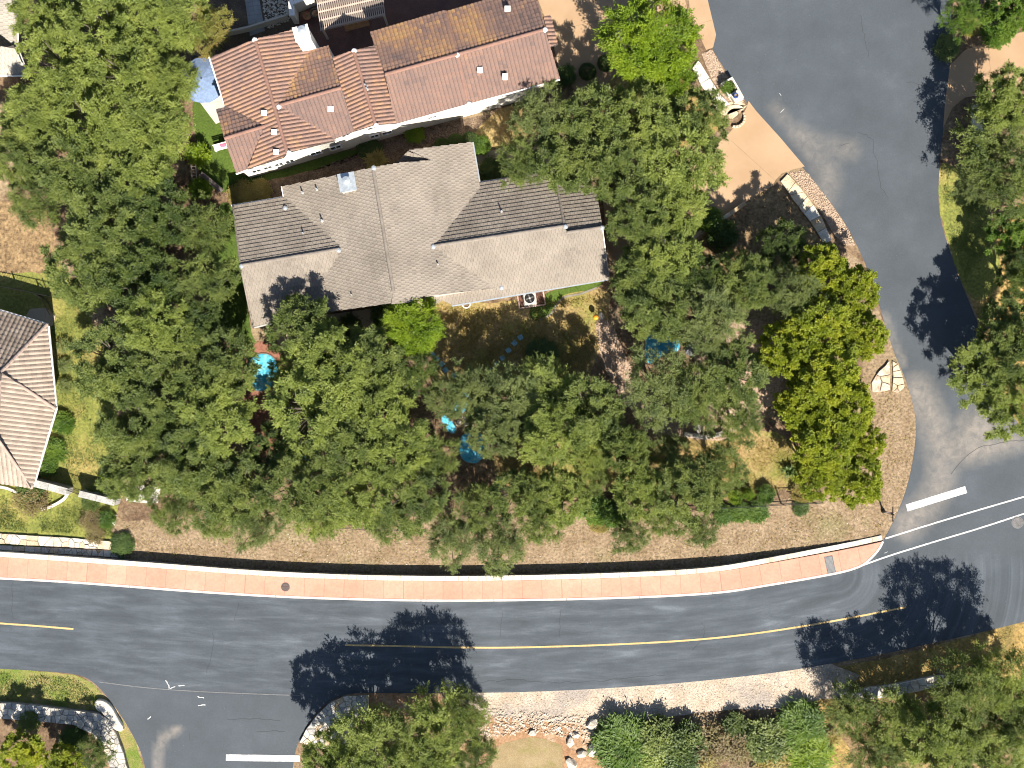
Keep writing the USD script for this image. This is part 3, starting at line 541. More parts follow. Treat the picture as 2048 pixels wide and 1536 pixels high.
gravel('dark_gravel', rough_poly([(520, -20), (600, -20), (580, 40), (535, 60)], .05, smooth=False, seed=46), 700, .05, .14, 13, M['stone_white'], z=.008)
gravel('path_gravel', rough_poly([(1192, 640), (1222, 650), (1255, 720), (1290, 800), (1345, 840), (1430, 850), (1450, 880), (1350, 872), (1290, 850), (1240, 790), (1205, 720)], .1, seed=47), 1600, .03, .10, 14, M['stone_pink'], z=.012)
gravel('verge_pebbles', rough_poly([(330, 1050), (700, 1075), (1100, 1080), (1450, 1060), (1700, 1030), (1760, 1040), (1740, 1070), (1500, 1105), (1100, 1130), (700, 1130), (300, 1090)], .1, seed=48), 130, .02, .075, 15, M['stone_white'], z=.005)
def boulder(px, py, r, label, seed, m='stone_white', flatn=.6, group=None):
    rg = np.random.default_rng(seed); b = obj('boulder', chunk(rg, r * 1.1, flatn, 22), M[m], label=label, cat='boulder', group=group)
    UsdGeom.Xformable(stage.GetPrimAtPath(b.GetPath())).AddTranslateOp().Set(Gf.Vec3d(*map(float, P(px, py, r * .25))))
for q in [(1188, 1502, .55, 'largest pale boulder in the red dirt, left of the bright green bush'), (1164, 1508, .42, 'upright cream boulder just left of the largest boulder in the dirt'), (1141, 1528, .48, 'white boulder at the bottom frame edge beside the sandy lawn'), (1205, 1484, .3, 'small pale boulder tucked against the bright green bush'), (1140, 1484, .4, 'flat white boulder at the top of the dirt bed'), (1066, 1466, .34, 'pale boulder at the top tip of the sandy lawn'), (1185, 1448, .52, 'smooth grey boulder at the edge of the crushed gravel'), (1152, 1470, .3, 'small white boulder between rubble and dirt bed'),
          (1035, 975, .4, 'white boulder glimpsed between oaks south of the lawn'), (1100, 988, .3, 'pale boulder glimpsed in the oak grove by the south lawn'), (1395, 855, .5, 'pale boulder at the end of the mulch path')]:
    boulder(*q[:4], seed=int(q[0]))
rc = thing('cracked_rock_outcrop', 'flat pale limestone outcrop split by a dark crack beside the side street', 'rock')
left = [(1742, 765), (1755, 745), (1772, 728), (1778, 720), (1780, 745), (1779, 780), (1760, 782), (1745, 785)]; right = [(1784, 722), (1796, 728), (1804, 750), (1808, 775), (1795, 785), (1783, 782), (1785, 748)]
for pp, sd, h in ((left, 51, .16), (right, 52, .14)):
    stones(rc, rough_poly(pp, .06, smooth=False, seed=sd), [.8, .45][sd - 51], sd, .0, h, [M['ledge'], M['ledge'], M['stone_tan']], gap=.03, name='rock_plate', hj=.05)
# ------------------------------------------------------------------ houses
def plane_of(p3):
    c = p3.mean(0); n = np.linalg.svd(p3 - c)[2][2]; n = n if n[2] > 0 else -n
    return c, n
def zat(c, n, xy): xy = np.asarray(xy); return c[2] - ((xy[..., 0] - c[0]) * n[0] + (xy[..., 1] - c[1]) * n[1]) / n[2]
class Roof:
    def __init__(s, parent, mat, ridge_mat, kind, w=.29, e=.31, thick=.045, keep=0):
        s.parent, s.mat, s.rm, s.kind, s.w, s.e, s.thick, s.keep = parent, mat, ridge_mat, kind, w, e, thick, keep
        s.decks, s.planes, s.walls, s.single = [], [], [], []
    def slope(s, pts, z=None, seed=1, patch=(.5, .5), wall=True, tonebase=None):
        """pts: (px, py, height) of the corners of one slope; it becomes rows of tiles laid up the slope"""
        p3 = np.array([P(*q) for q in pts]); c, n = plane_of(p3)
        u = np.cross([0, 0, 1], n); u /= np.linalg.norm(u); v = np.cross(n, u)
        q = np.c_[(p3 - c) @ u, (p3 - c) @ v]
        poly = Polygon(q).buffer(0); x0, y0, x1, y1 = poly.bounds
        ns = 6 if s.kind == 'barrel' else 4; sw = s.w / ns; g = .013 if s.kind == 'barrel' else .007
        rg = np.random.default_rng(seed)
        rows = int((y1 - y0) / s.e) + 2; cols = int((x1 - x0) / s.w) + 3
        jit = rg.uniform(-.006, .006, (rows, cols)); o = rg.uniform(0, 90, 3)
        cen = np.stack(np.meshgrid(x0 + np.arange(cols) * s.w, y0 + np.arange(rows) * s.e), -1)
        big = meshkit.fbm(np.c_[cen.reshape(-1, 2) * patch[0], np.zeros(rows * cols)] + o, 3, seed).reshape(rows, cols)
        tone = np.clip((big - .5) * 1.9 + .5 + rg.normal(0, .13, (rows, cols)), 0, 1) if tonebase is None else np.clip(tonebase[0] + (big - .5) * tonebase[1] + rg.normal(0, tonebase[2], (rows, cols)), 0, 1)
        ex = np.array(poly.exterior.coords)
        V, T, own = [], [], []
        ncol = int((x1 - x0) / sw) + 1
        for i in range(ncol):
            ua, ub = x0 + i * sw, min(x0 + (i + 1) * sw, x1); um = (ua + ub) / 2
            a, b = ex[:-1], ex[1:]; hit = (a[:, 0] <= um) != (b[:, 0] <= um)
            ys = np.sort(a[hit, 1] + (um - a[hit, 0]) / (b[hit, 0] - a[hit, 0]) * (b[hit, 1] - a[hit, 1]))
            for lo, hi in zip(ys[::2], ys[1::2]):
                for j in range(max(0, int((lo - y0) / s.e)), min(rows, int((hi - y0) / s.e) + 1)):
                    va, vb = max(y0 + j * s.e, lo), min(y0 + (j + 1) * s.e, hi)
                    if vb - va < .02: continue
                    off = (j % 2) * ns // 2 if s.kind == 'flat' else 0
                    k = (i + off) // ns; ph = ((i + off) % ns)
                    l, r = ua + (g if ph == 0 else 0), ub - (g if ph == ns - 1 else 0)
                    if s.kind == 'barrel':
                        pf = lambda t: .055 * (.5 - .5 * math.cos(2 * math.pi * t)); hl, hr = pf(ph / ns), pf((ph + 1) / ns)
                    else:
                        pf = lambda t: .006 * math.cos(2 * math.pi * t); hl, hr = pf(ph / ns), pf((ph + 1) / ns)
                    th = lambda w_: s.thick * (1 - (w_ - y0 - j * s.e) / s.e) + jit[j % rows, k % cols]
                    A, B = th(va), th(vb); bot = A - s.thick - .02 if va > lo + 1e-6 or True else 0
                    V += [(l, va, hl + A), (r, va, hr + A), (r, vb, hr + B), (l, vb, hl + B), (l, va, bot), (r, va, bot)]
                    T += [tone[j % rows, k % cols]] * 6; own.append((j, k))
        V = np.array(V); m = len(V) // 6
        XYZ = c + V[:, :1] * u + V[:, 1:2] * v + V[:, 2:] * n
        b = np.arange(m)[:, None] * 6
        F = np.concatenate([b + [0, 1, 2], b + [0, 2, 3], b + [4, 5, 1], b + [4, 1, 0]], 0).reshape(-1, 3)
        T = np.array(T); own = np.array(own)
        if s.keep > 0:      # tiles that show large enough to be picked out one by one
            key = own[:, 0] * 10000 + own[:, 1]; ids = np.unique(key); ids = ids[rg.permutation(len(ids))] if False else ids
            take = ids[:min(s.keep, len(ids))]; s.keep -= len(take)
            for t in take:
                r = np.nonzero(key == t)[0]; vi = (r[:, None] * 6 + np.arange(6)).ravel(); k = len(r); b2 = np.arange(k)[:, None] * 6
                f = np.concatenate([b2 + [0, 1, 2], b2 + [0, 2, 3], b2 + [4, 5, 1], b2 + [4, 1, 0]], 0).reshape(-1, 3)
                obj('roof_tile', (XYZ[vi], f), s.mat, s.parent, attrs={'tone': T[vi]})
            rest = np.nonzero(~np.isin(key, take))[0]
            if len(rest):
                vi = (rest[:, None] * 6 + np.arange(6)).ravel(); b2 = np.arange(len(rest))[:, None] * 6
                f = np.concatenate([b2 + [0, 1, 2], b2 + [0, 2, 3], b2 + [4, 5, 1], b2 + [4, 1, 0]], 0).reshape(-1, 3)
                obj('roof_slope', (XYZ[vi], f), s.mat, s.parent, attrs={'tone': T[vi]}, kind='stuff')
        else: obj('roof_slope', (XYZ, F), s.mat, s.parent, attrs={'tone': T}, kind='stuff')
        xy = Polygon(p3[:, :2]).buffer(0)
        s.decks.append(s.under(xy, c, n, lambda w_: zat(c, n, w_) - .02, lambda w_: zat(c, n, w_) - .2))
        if wall: s.planes.append((xy, c, n))
        return c, n
    def under(s, poly, c, n, top, bot):
        ms = []
        for g in geoms(poly):
            m = trimesh.creation.extrude_polygon(g, 1.0, engine='earcut'); v = m.vertices.copy(); hi = v[:, 2] > .5
            v[hi, 2] = top(v[hi]); v[~hi, 2] = bot(v[~hi]) if callable(bot) else bot
            ms.append((v, m.faces))
        return cat(*ms) if ms else None
    def finish(s, foot, wall_mat):
        obj('roof_deck', cat(*[d for d in s.decks if d is not None]), M['deck'], s.parent)
        ws = [s.under(xy.intersection(foot), c, n, lambda w_, c=c, n=n: zat(c, n, w_) - .22, 0.0) for xy, c, n in s.planes]
        obj('wall', cat(*[w for w in ws if w is not None]), wall_mat, s.parent)
    def ridge(s, a, b, w=.13, lift=.07):
        """a run of overlapping ridge caps"""
        a, b = P(*a), P(*b); d = b - a; L = np.linalg.norm(d); d /= L; sd = np.cross(d, [0, 0, 1]); sd /= np.linalg.norm(sd); up = np.cross(sd, d)
        vs = []; k = 0; n = max(1, int(L / .4))
        for i in range(n):
            p, q = a + d * (i * L / n), a + d * ((i + 1.08) * L / n)
            ring = lambda o, r, z: [o + sd * r * math.cos(t) + up * (r * .75 * math.sin(t) + z) for t in np.linspace(-.25, math.pi + .25, 7)]
            A, B = ring(p, w * .92, lift - .02), ring(q, w, lift)
            v = np.array(A + B); f = [[j, j + 1, 8 + j] for j in range(6)] + [[j, 8 + j, 7 + j] for j in range(6)] + [[7, 7 + j, 8 + j] for j in range(1, 6)]
            f = [x[::-1] for x in f]
            vs.append((v, np.array(f)))
        obj('ridge_cap', cat(*vs), s.rm, s.parent)
    def edge(s, pts, m, w=.10, h=.12, dz=-.06, name='gutter'):
        for a, b in zip(pts[:-1], pts[1:]): obj(name, bar(P(*a) + [0, 0, dz], P(*b) + [0, 0, dz], w, h), m, s.parent)
    def vent(s, px, py, z, kind='pipe'):
        p = P(px, py, z)
        if kind == 'pipe':
            v = obj('vent_pipe', cat(cyl(*p[:2], z - .2, z + .38, .055, 10)), M['metal'], s.parent)
            obj('flashing', cyl(*p[:2], z - .15, z + .10, .16, 10, .07), M['gutter'], v)
        else:
            v = obj('vent_box', box(p[0] - .16, p[1] - .16, z - .3, p[0] + .16, p[1] + .16, z + .16), M['slatwood'], s.parent)
            obj('vent_lid', bevelled(sbox(p[0] - .21, p[1] - .21, p[0] + .21, p[1] + .21), z + .162, z + .2, .01), M['trim'], v)

# the grey-roofed house in the middle
gh = thing('grey_roofed_house', 'sprawling single-storey house under grey-brown tile roofs in the middle of the oaks', 'house')
R = Roof(gh, M['tile_grey'], M['ridge_grey'], 'flat', .27, .31, .058)
E, EW = 2.9, 2.7
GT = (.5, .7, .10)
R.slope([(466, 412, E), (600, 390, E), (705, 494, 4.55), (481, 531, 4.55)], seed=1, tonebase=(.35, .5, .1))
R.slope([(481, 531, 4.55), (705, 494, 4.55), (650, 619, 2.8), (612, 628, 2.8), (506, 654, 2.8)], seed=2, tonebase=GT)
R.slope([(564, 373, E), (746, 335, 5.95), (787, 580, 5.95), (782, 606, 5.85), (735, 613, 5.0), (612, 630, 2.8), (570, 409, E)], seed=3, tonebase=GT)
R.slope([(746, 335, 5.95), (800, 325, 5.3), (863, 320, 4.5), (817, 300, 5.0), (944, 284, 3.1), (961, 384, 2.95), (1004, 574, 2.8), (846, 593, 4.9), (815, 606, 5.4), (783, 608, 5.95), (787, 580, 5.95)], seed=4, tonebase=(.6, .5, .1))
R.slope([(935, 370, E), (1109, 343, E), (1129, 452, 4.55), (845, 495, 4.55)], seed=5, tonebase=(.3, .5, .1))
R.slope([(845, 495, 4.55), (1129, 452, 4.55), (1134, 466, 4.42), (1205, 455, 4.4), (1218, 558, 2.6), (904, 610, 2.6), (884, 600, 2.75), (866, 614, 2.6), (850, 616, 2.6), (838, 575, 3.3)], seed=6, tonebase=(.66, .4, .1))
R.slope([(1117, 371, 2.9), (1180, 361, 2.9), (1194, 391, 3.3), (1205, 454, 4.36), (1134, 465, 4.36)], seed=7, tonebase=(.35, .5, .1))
R.slope([(792, 325, 3.9), (816, 302, 4.8), (862, 319, 4.2), (830, 326, 3.9)], seed=8, tonebase=(.25, .5, .1), wall=False)
foot = Polygon(P2([(474, 437), (566, 420), (566, 395), (750, 355), (930, 306), (940, 372), (962, 388), (1104, 362), (1115, 385), (1180, 374), (1200, 470), (1207, 548), (1000, 582), (860, 605), (850, 600), (740, 614), (620, 632), (514, 655)]))
R.finish(foot.buffer(-.1), M['cream'])
R.ridge((481, 531, 4.55), (679, 498, 4.55)); R.ridge((746, 335, 5.95), (787, 582, 5.95)); R.ridge((866, 492, 4.55), (1129, 452, 4.55)); R.ridge((1134, 465, 4.42), (1205, 454.5, 4.4))
R.ridge((466, 412, 2.92), (481, 531, 4.55), .07, .04); R.ridge((481, 531, 4.55), (506, 654, 2.8), .07, .04); R.ridge((1109, 343, 2.92), (1129, 452, 4.55), .10, .05)
R.edge([(462, 411, 2.85), (565, 394, 2.85)], M['trim']); R.edge([(563, 373, 2.9), (570, 408, 2.9)], M['trim']); R.edge([(946, 284, 3.0), (963, 384, 2.85)], M['metal']); R.edge([(962, 364, 2.85), (1109, 341, 2.85)], M['gutter'])
R.edge([(1219, 559, 2.55), (904, 612, 2.55)], M['metal']); R.edge([(506, 656, 2.75), (612, 630, 2.75)], M['gutter']); R.edge([(1205, 455, 4.5), (1219, 559, 2.58)], M['gutter'], .06, .1)
for a in [(607, 467, 3.9), (605, 385, 3.6), (634, 379, 4.05), (644, 441, 4.15), (1003, 423, 3.9), (876, 529, 4.45), (704, 590, 4.4)]: R.vent(*a)
for a, nm in (((482, 532, 4.65), 'flashing'), ((677, 500, 4.66), 'flashing'), ((866, 493, 4.7), 'flashing'), ((1003, 575, 2.95), 'flashing'), ((1131, 453, 4.7), 'flashing'), ((1204, 455, 4.5), 'flashing'), ((570, 416, 3.3), 'flashing'), ((747, 336, 6.1), 'flashing')):
    p = P(*a); obj(nm, lathe([(0, p[2] + .07), (.12, p[2] + .05), (.2, p[2] - .05)], 8, p[0], p[1]), M['metal'], gh)
# chimney of the grey house
p = P(694, 364, 6.0); T = math.radians(10); hw = .58
ch = obj('chimney', trimesh.creation.box([1.05, 1.15, 3.2]).apply_transform(trimesh.transformations.rotation_matrix(T, [0, 0, 1])).apply_translation([p[0], p[1], 4.35]), M['cream'], gh)
obj('chimney_cap', trimesh.creation.box([1.22, 1.32, .09]).apply_transform(trimesh.transformations.rotation_matrix(T, [0, 0, 1])).apply_translation([p[0], p[1], 6.0]), M['metal'], ch)
obj('flue', cat(cyl(p[0], p[1] + .02, 6.04, 6.5, .19, 18), lathe([(.0, 6.62), (.3, 6.54), (.31, 6.5), (.2, 6.5)], 18, p[0], p[1] + .02)), M['metal'], ch)
obj('flue_band', lathe([(.195, 6.1), (.22, 6.12), (.22, 6.2), (.195, 6.22)], 18, p[0], p[1] + .02), M['darkmetal'], ch)
# windows of the south and east sides
def window(parent, a, b, z0, z1, out, frame=.07):
    """a framed window in the wall line a-b (ground points)"""
    a, b = np.append(a, 0), np.append(b, 0); n = np.append(out, 0)
    d = (b - a) / np.linalg.norm(b - a); z = lambda p_, q: p_ + [0, 0, q]
    A, B = a + n * .02, b + n * .02
    f = obj('window', cat(bar(z(A, z0), z(B, z0), .12, frame), bar(z(A, z1), z(B, z1), .12, frame), bar(z(A, z0), z(A, z1), frame, .12), bar(z(B, z0), z(B, z1), frame, .12), bar(z((A + B) / 2, z0), z((A + B) / 2, z1), .04, .08)), M['trim'], parent)
    obj('pane', bar(z(a + d * .03 - n * .0, (z0 + z1) / 2), z(b - d * .03 - n * .0, (z0 + z1) / 2), .05, z1 - z0), M['pane'], f)
for x0, x1 in ((900, 930), (960, 1000), (1120, 1160)):
    y = lambda x: 582 + (1000 - x) * .164 if x > 1000 else 582 + (1000 - x) * .164
    window(gh, P(x0, y(x0) + 2.5)[:2], P(x1, y(x1) + 2.5)[:2], .9, 2.1, np.array([-.16, -.98]))

# the red-roofed house at the top
rh = thing('red_roofed_house', 'two-storey white stucco house with mottled red and orange barrel tile roofs', 'house')
R = Roof(rh, M['tile_red'], M['ridge_red'], 'barrel', .285, .34, .045)
e, r = 5.4, 6.65
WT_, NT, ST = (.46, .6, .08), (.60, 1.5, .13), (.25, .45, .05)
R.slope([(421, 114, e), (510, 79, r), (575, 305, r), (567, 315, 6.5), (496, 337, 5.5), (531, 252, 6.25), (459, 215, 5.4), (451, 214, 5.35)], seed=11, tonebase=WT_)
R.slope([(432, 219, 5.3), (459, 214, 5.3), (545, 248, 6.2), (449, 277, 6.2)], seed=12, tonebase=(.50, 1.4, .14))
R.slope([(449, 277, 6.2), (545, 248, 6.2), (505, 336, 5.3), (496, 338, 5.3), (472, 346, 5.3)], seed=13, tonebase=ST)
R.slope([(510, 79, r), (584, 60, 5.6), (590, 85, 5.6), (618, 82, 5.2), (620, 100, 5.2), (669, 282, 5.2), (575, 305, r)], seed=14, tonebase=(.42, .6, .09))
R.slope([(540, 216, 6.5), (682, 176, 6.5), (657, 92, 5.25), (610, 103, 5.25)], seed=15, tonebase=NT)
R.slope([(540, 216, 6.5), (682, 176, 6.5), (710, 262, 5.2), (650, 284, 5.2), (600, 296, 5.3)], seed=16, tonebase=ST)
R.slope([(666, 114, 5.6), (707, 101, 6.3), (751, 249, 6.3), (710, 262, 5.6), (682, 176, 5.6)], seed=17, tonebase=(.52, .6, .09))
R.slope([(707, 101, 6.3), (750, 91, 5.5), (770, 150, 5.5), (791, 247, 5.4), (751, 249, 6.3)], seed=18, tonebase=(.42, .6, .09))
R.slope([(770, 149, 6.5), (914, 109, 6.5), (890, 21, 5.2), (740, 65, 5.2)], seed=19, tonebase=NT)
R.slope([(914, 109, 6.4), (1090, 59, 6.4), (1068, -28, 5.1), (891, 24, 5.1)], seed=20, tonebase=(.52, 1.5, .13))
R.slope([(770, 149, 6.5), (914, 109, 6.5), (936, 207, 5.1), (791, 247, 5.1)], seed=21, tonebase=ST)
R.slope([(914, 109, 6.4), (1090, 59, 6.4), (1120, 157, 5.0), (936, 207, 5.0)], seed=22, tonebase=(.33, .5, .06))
R.slope([(1086, 33, 5.6), (1100, 30, 5.2), (1115, 89, 5.2), (1099, 94, 5.6)], seed=23, tonebase=(.4, .5, .1), wall=False)
foot = Polygon(P2([(418, 170), (505, 146), (505, 120), (583, 95), (600, 130), (700, 110), (742, 110), (745, 95), (890, 58), (1060, 5), (1098, 120), (1107, 183), (942, 230), (797, 270), (712, 294), (497, 357), (470, 300), (440, 240)]))
R.finish(foot, M['stucco'])
for a, b in (((510, 79, r), (575, 306, r)), ((449, 277, 6.2), (531, 252, 6.2)), ((554, 212, 6.5), (682, 176, 6.5)), ((707, 101, 6.3), (751, 249, 6.3)), ((770, 149, 6.5), (914, 109, 6.5)), ((914, 109, 6.4), (1090, 59, 6.4))): R.ridge(a, b)
R.ridge((914, 109, 6.45), (936, 207, 5.05), .1, .05); R.ridge((914, 109, 6.45), (891, 24, 5.15), .1, .05)
R.edge([(418, 114, 5.3), (450, 214, 5.15)], M['trim']); R.edge([(472, 348, 5.15), (496, 339, 5.3)], M['trim']); R.edge([(430, 220, 5.1), (452, 215, 5.1)], M['trim'])
R.edge([(792, 249, 5.0), (936, 209, 5.0), (1120, 159, 4.95)], M['trim'], .08); R.edge([(670, 284, 5.05), (711, 264, 5.1)], M['trim'], .08)
for a in [(529, 227, 6.4), (549, 265, 6.45), (553, 305, 6.4), (662, 219, 5.95), (960, 141, 5.9), (1010, 154, 5.75), (1015, 19, 5.7)]: R.vent(*a, kind='box')
for a in [(731, 171, 6.3), (734, 178, 6.25)]: R.vent(*a)
for a in [(509, 79, 6.75), (708, 101, 6.4), (752, 250, 6.4), (1090, 59, 6.5), (914, 109, 6.55), (938, 207, 5.2), (557, 213, 6.65), (577, 305, 6.75)]:
    p = P(*a); obj('flashing', lathe([(0, p[2] + .08), (.12, p[2] + .06), (.2, p[2] - .06)], 8, p[0], p[1]), M['trim'], rh)
p = P(603, 66, 7.9); T = math.radians(-15 + 90)
rot_ = lambda m, z: m.apply_transform(trimesh.transformations.rotation_matrix(math.radians(15), [0, 0, 1])).apply_translation([p[0], p[1], z])
ch = obj('chimney', rot_(trimesh.creation.box([1.0, .95, 7.8]), 3.9), M['stucco'], rh)
obj('chimney_cap', rot_(trimesh.creation.box([1.12, 1.05, .1]), 7.86), M['trim'], ch)
obj('flue', cat(cyl(p[0] + .1, p[1] + .1, 7.9, 8.3, .2, 16), lathe([(0, 8.42), (.3, 8.34), (.3, 8.3), (.2, 8.3)], 16, p[0] + .1, p[1] + .1)), M['metal'], ch)
wa, wb = P(497, 357)[:2], P(712, 294)[:2]
d_ = (wb - wa) / np.linalg.norm(wb - wa); out = np.array([d_[1], -d_[0]])
def onwall(px): t = (P(px, 0)[0] - wa[0]) / d_[0]; return wa + d_ * t
def z_scale(px, z): return CX + (px - CX) * (H - z) / H
for x0, x1, z0, z1 in ((527, 548, 4.0, 4.8), (576, 595, 4.0, 4.8), (625, 645, 4.0, 4.8), (683, 702, 4.0, 4.8), (504, 522, 1.2, 2.2), (527, 544, 1.2, 2.2), (549, 566, 1.2, 2.2), (570, 588, 1.2, 2.2), (620, 642, 1.4, 2.4), (660, 682, 1.3, 2.3)):
    zz = (z0 + z1) / 2; window(rh, onwall(z_scale(x0, zz)), onwall(z_scale(x1, zz)), z0, z1, out)
wa, wb = P(712, 294)[:2], P(1107, 183)[:2]; d_ = (wb - wa) / np.linalg.norm(wb - wa); out = np.array([d_[1], -d_[0]])
wa = wa + out * .02
for x0, x1, z0, z1 in ((734, 758, 4.1, 4.9), (740, 758, 1.5, 2.4), (764, 783, 1.5, 2.4), (813, 831, 4.2, 4.8), (855, 874, 2.4, 3.1), (950, 966, 4.2, 4.9), (1012, 1030, 3.0, 3.8), (1062, 1078, 3.6, 4.3)):
    zz = (z0 + z1) / 2; window(rh, onwall(z_scale(x0, zz)), onwall(z_scale(x1, zz)), z0, z1, out)

# the tan-roofed house at the left edge
th = thing('tan_roofed_house', 'house with a ribbed tan tile hip roof cut by the left edge of the frame', 'house')
R = Roof(th, M['tile_tan'], M['ridge_tan'], 'barrel', .34, .37, .05, keep=300)
e = 2.8
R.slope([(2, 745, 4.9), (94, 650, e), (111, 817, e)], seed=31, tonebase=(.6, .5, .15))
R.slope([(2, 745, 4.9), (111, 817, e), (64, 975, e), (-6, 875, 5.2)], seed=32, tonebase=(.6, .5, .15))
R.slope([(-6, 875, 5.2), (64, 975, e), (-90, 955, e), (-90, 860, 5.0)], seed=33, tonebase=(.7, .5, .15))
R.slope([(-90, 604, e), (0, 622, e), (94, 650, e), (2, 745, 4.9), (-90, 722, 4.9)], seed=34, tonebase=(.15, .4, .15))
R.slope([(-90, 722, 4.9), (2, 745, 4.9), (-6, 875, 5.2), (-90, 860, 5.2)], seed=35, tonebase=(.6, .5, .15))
R.finish(Polygon(P2([(-140, 600), (96, 652), (116, 818), (68, 968), (-140, 950)])).buffer(-.05), M['stucco'])
R.ridge((2, 745, 4.92), (94, 650, e)); R.ridge((2, 745, 4.92), (111, 817, e)); R.ridge((-6, 875, 5.2), (64, 975, e)); R.ridge((2, 745, 4.95), (-6, 875, 5.2))
R.edge([(0, 620, 2.75), (95, 648, 2.75)], M['trim']); R.edge([(97, 652, 2.75), (113, 817, 2.75), (67, 972, 2.75)], M['trim'], .12)
for (x0, y0), (x1, y1) in (((104, 710), (107, 735)), ((109, 758), (111, 780)), ((96, 874), (89, 898))):
    a, b = P(x0, y0)[:2], P(x1, y1)[:2]; d_ = (b - a) / np.linalg.norm(b - a); window(th, a, b, .9, 2.1, -np.array([d_[1], -d_[0]]))
for py in (690, 745, 800, 842):
    p = P(113 if py < 815 else 104, py, 0)
# the pale-roofed house in the upper left corner
ph = thing('pale_roofed_house', 'corner of a pale grey tile roof at the upper left of the frame', 'house')
R = Roof(ph, M['tile_pale'], M['ridge_grey'], 'flat', .3, .34, .035)
R.slope([(36, -40, 2.9), (34, 95, 2.9), (-10, 60, 3.8), (-40, -40, 4.3)], seed=41, tonebase=(.5, .5, .1))
R.slope([(34, 95, 2.9), (56, 150, 2.8), (-60, 152, 2.8), (-60, 98, 3.9), (0, 94, 3.9)], seed=42, tonebase=(.62, .5, .1))
R.finish(Polygon(P2([(-70, -40), (26, -40), (30, 105), (50, 140), (-70, 145)])), M['stucco'])
R.edge([(37, -40, 2.85), (35, 95, 2.85), (57, 151, 2.75), (-60, 153, 2.75)], M['trim'])
# ------------------------------------------------------------------ fences, walls and garden things
def fence(label, pts, h=1.2, gap=.13, post=2.4, t=.02, z0=0.0, name='iron_fence'):
    f = thing(name, label, 'fence'); q = P2(pts); ln = LineString(q); L = ln.length
    for a, b in zip(q[:-1], q[1:]):
        for zz in (.18, h - .12): obj('rail', bar([*a, z0 + zz], [*b, z0 + zz], .035, .04), M['darkmetal'], f)
    n = int(L / gap); m = int(L / post)
    for i in range(n + 1):
        p = ln.interpolate(i * gap).coords[0]; obj('picket', box(p[0] - t / 2, p[1] - t / 2, z0 + .06, p[0] + t / 2, p[1] + t / 2, z0 + h), M['darkmetal'], f)
    for i in range(m + 1):
        p = ln.interpolate(min(i * post, L)).coords[0]; po = obj('post', box(p[0] - .035, p[1] - .035, z0, p[0] + .035, p[1] + .035, z0 + h + .08), M['darkmetal'], f)
    return f
fence('black iron fence enclosing the corner lawn by the street sign', [(1375, 1016), (1470, 1012), (1560, 1007), (1638, 1003), (1631, 975), (1617, 930)], 1.3)
fence('low black iron fence half hidden under the oaks at the top of the verge', [(672, 1052), (740, 1056), (822, 1058)], 1.3, .14)
fence('black iron fence casting bar shadows on the left lawn', [(-25, 567), (0, 572), (60, 584), (128, 599)], 1.3)
fence('short black iron fence panel beside the tan roof corner pad', [(84, 592), (95, 600), (111, 632)], 1.2)
ga = thing('garden_gate', 'black iron gate with bar shadows between two stone garden walls', 'gate')
a, b = P(146, 977, 0), P(168, 985, 0)
obj('frame', cat(bar(a + [0, 0, .1], b + [0, 0, .1], .04), bar(a + [0, 0, 1.25], b + [0, 0, 1.25], .04), bar(a, a + [0, 0, 1.4], .06), bar(b, b + [0, 0, 1.4], .06)), M['darkmetal'], ga)
for k in range(1, 9):
    c = a + (b - a) * k / 9; obj('bar', bar(c + [0, 0, .1], c + [0, 0, 1.25], .022), M['darkmetal'], ga)
def wall(label, pts, w, h, cap, seed, name='garden_wall', body='lime_grey', capm=None):
    t = thing(name, label, 'wall'); q = LineString(P2(pts)); rg = np.random.default_rng(seed)
    obj('wall_body', prism(q.buffer(w / 2 - .03, cap_style='flat', join_style='mitre'), 0, h - .08), M[body], t)
    c = 0
    while c < q.length - .05:
        e = min(c + cap * rg.uniform(.8, 1.2), q.length)
        if q.length - e < .3: e = q.length
        for g in geoms(shapely.ops.substring(q, c + .008, e - .008).buffer(w / 2, cap_style='flat')): obj('cap_stone', bevelled(g.simplify(.01), h - .08, h + rg.uniform(0, .012), .02), capm or M['lime_grey'], t)
        c = e
    return t
wall('grey capped stone wall from the tan roofed house to the gate', [(72, 961), (118, 972), (146, 980)], .55, 1.35, 1.5, 1)
wall('grey capped stone wall right of the gate, stepping towards the concrete pad', [(170, 984), (215, 995), (241, 1002)], .5, 1.3, 1.5, 2)
wall('curved white stone edging below the wall left of the gate', spline([(83, 1018), (100, 1014), (122, 1003), (134, 992), (140, 975)], 3), .22, .22, .45, 3, 'stone_edging', 'lime', M['kerb'])
wall('short straight white stone edging below the wall right of the gate', [(232, 1029), (228, 1050)], .2, .22, .45, 4, 'stone_edging', 'lime', M['kerb'])
wall('white stone edging along the lawn under the tan roof', [(-5, 972), (15, 976), (40, 986)], .2, .2, .45, 5, 'stone_edging', 'lime', M['kerb'])
wall('white courtyard wall joining the chimney and the pergola of the red roofed house', [(594, 48), (592, 22), (632, 6)], .42, 2.0, 1.2, 6, 'courtyard_wall', 'stucco', M['trim'])
wall('thin pale boundary wall running in shade north of the red roofed house', [(428, 78), (500, 62), (578, 38)], .14, 1.0, 2.0, 7, 'boundary_wall', 'cream', M['cream'])
wall('tan stone retaining curb along the shaded south edge of the driveway', [(1374, 482), (1440, 442), (1488, 408)], .3, .55, .8, 8, 'retaining_curb', 'ledge', M['ledge'])
wall('pale stone wall in the tree shade beside the right-hand lawn', [(1951, 212), (1952, 270), (1953, 322)], .75, .6, 1.0, 9, 'low_stone_wall', 'lime', M['lime'])
wall('pale limestone bed edge at the south end of the mulch path', [(1368, 868), (1410, 874), (1446, 866)], .35, .3, .6, 10, 'bed_edging', 'lime', M['stone_white'])
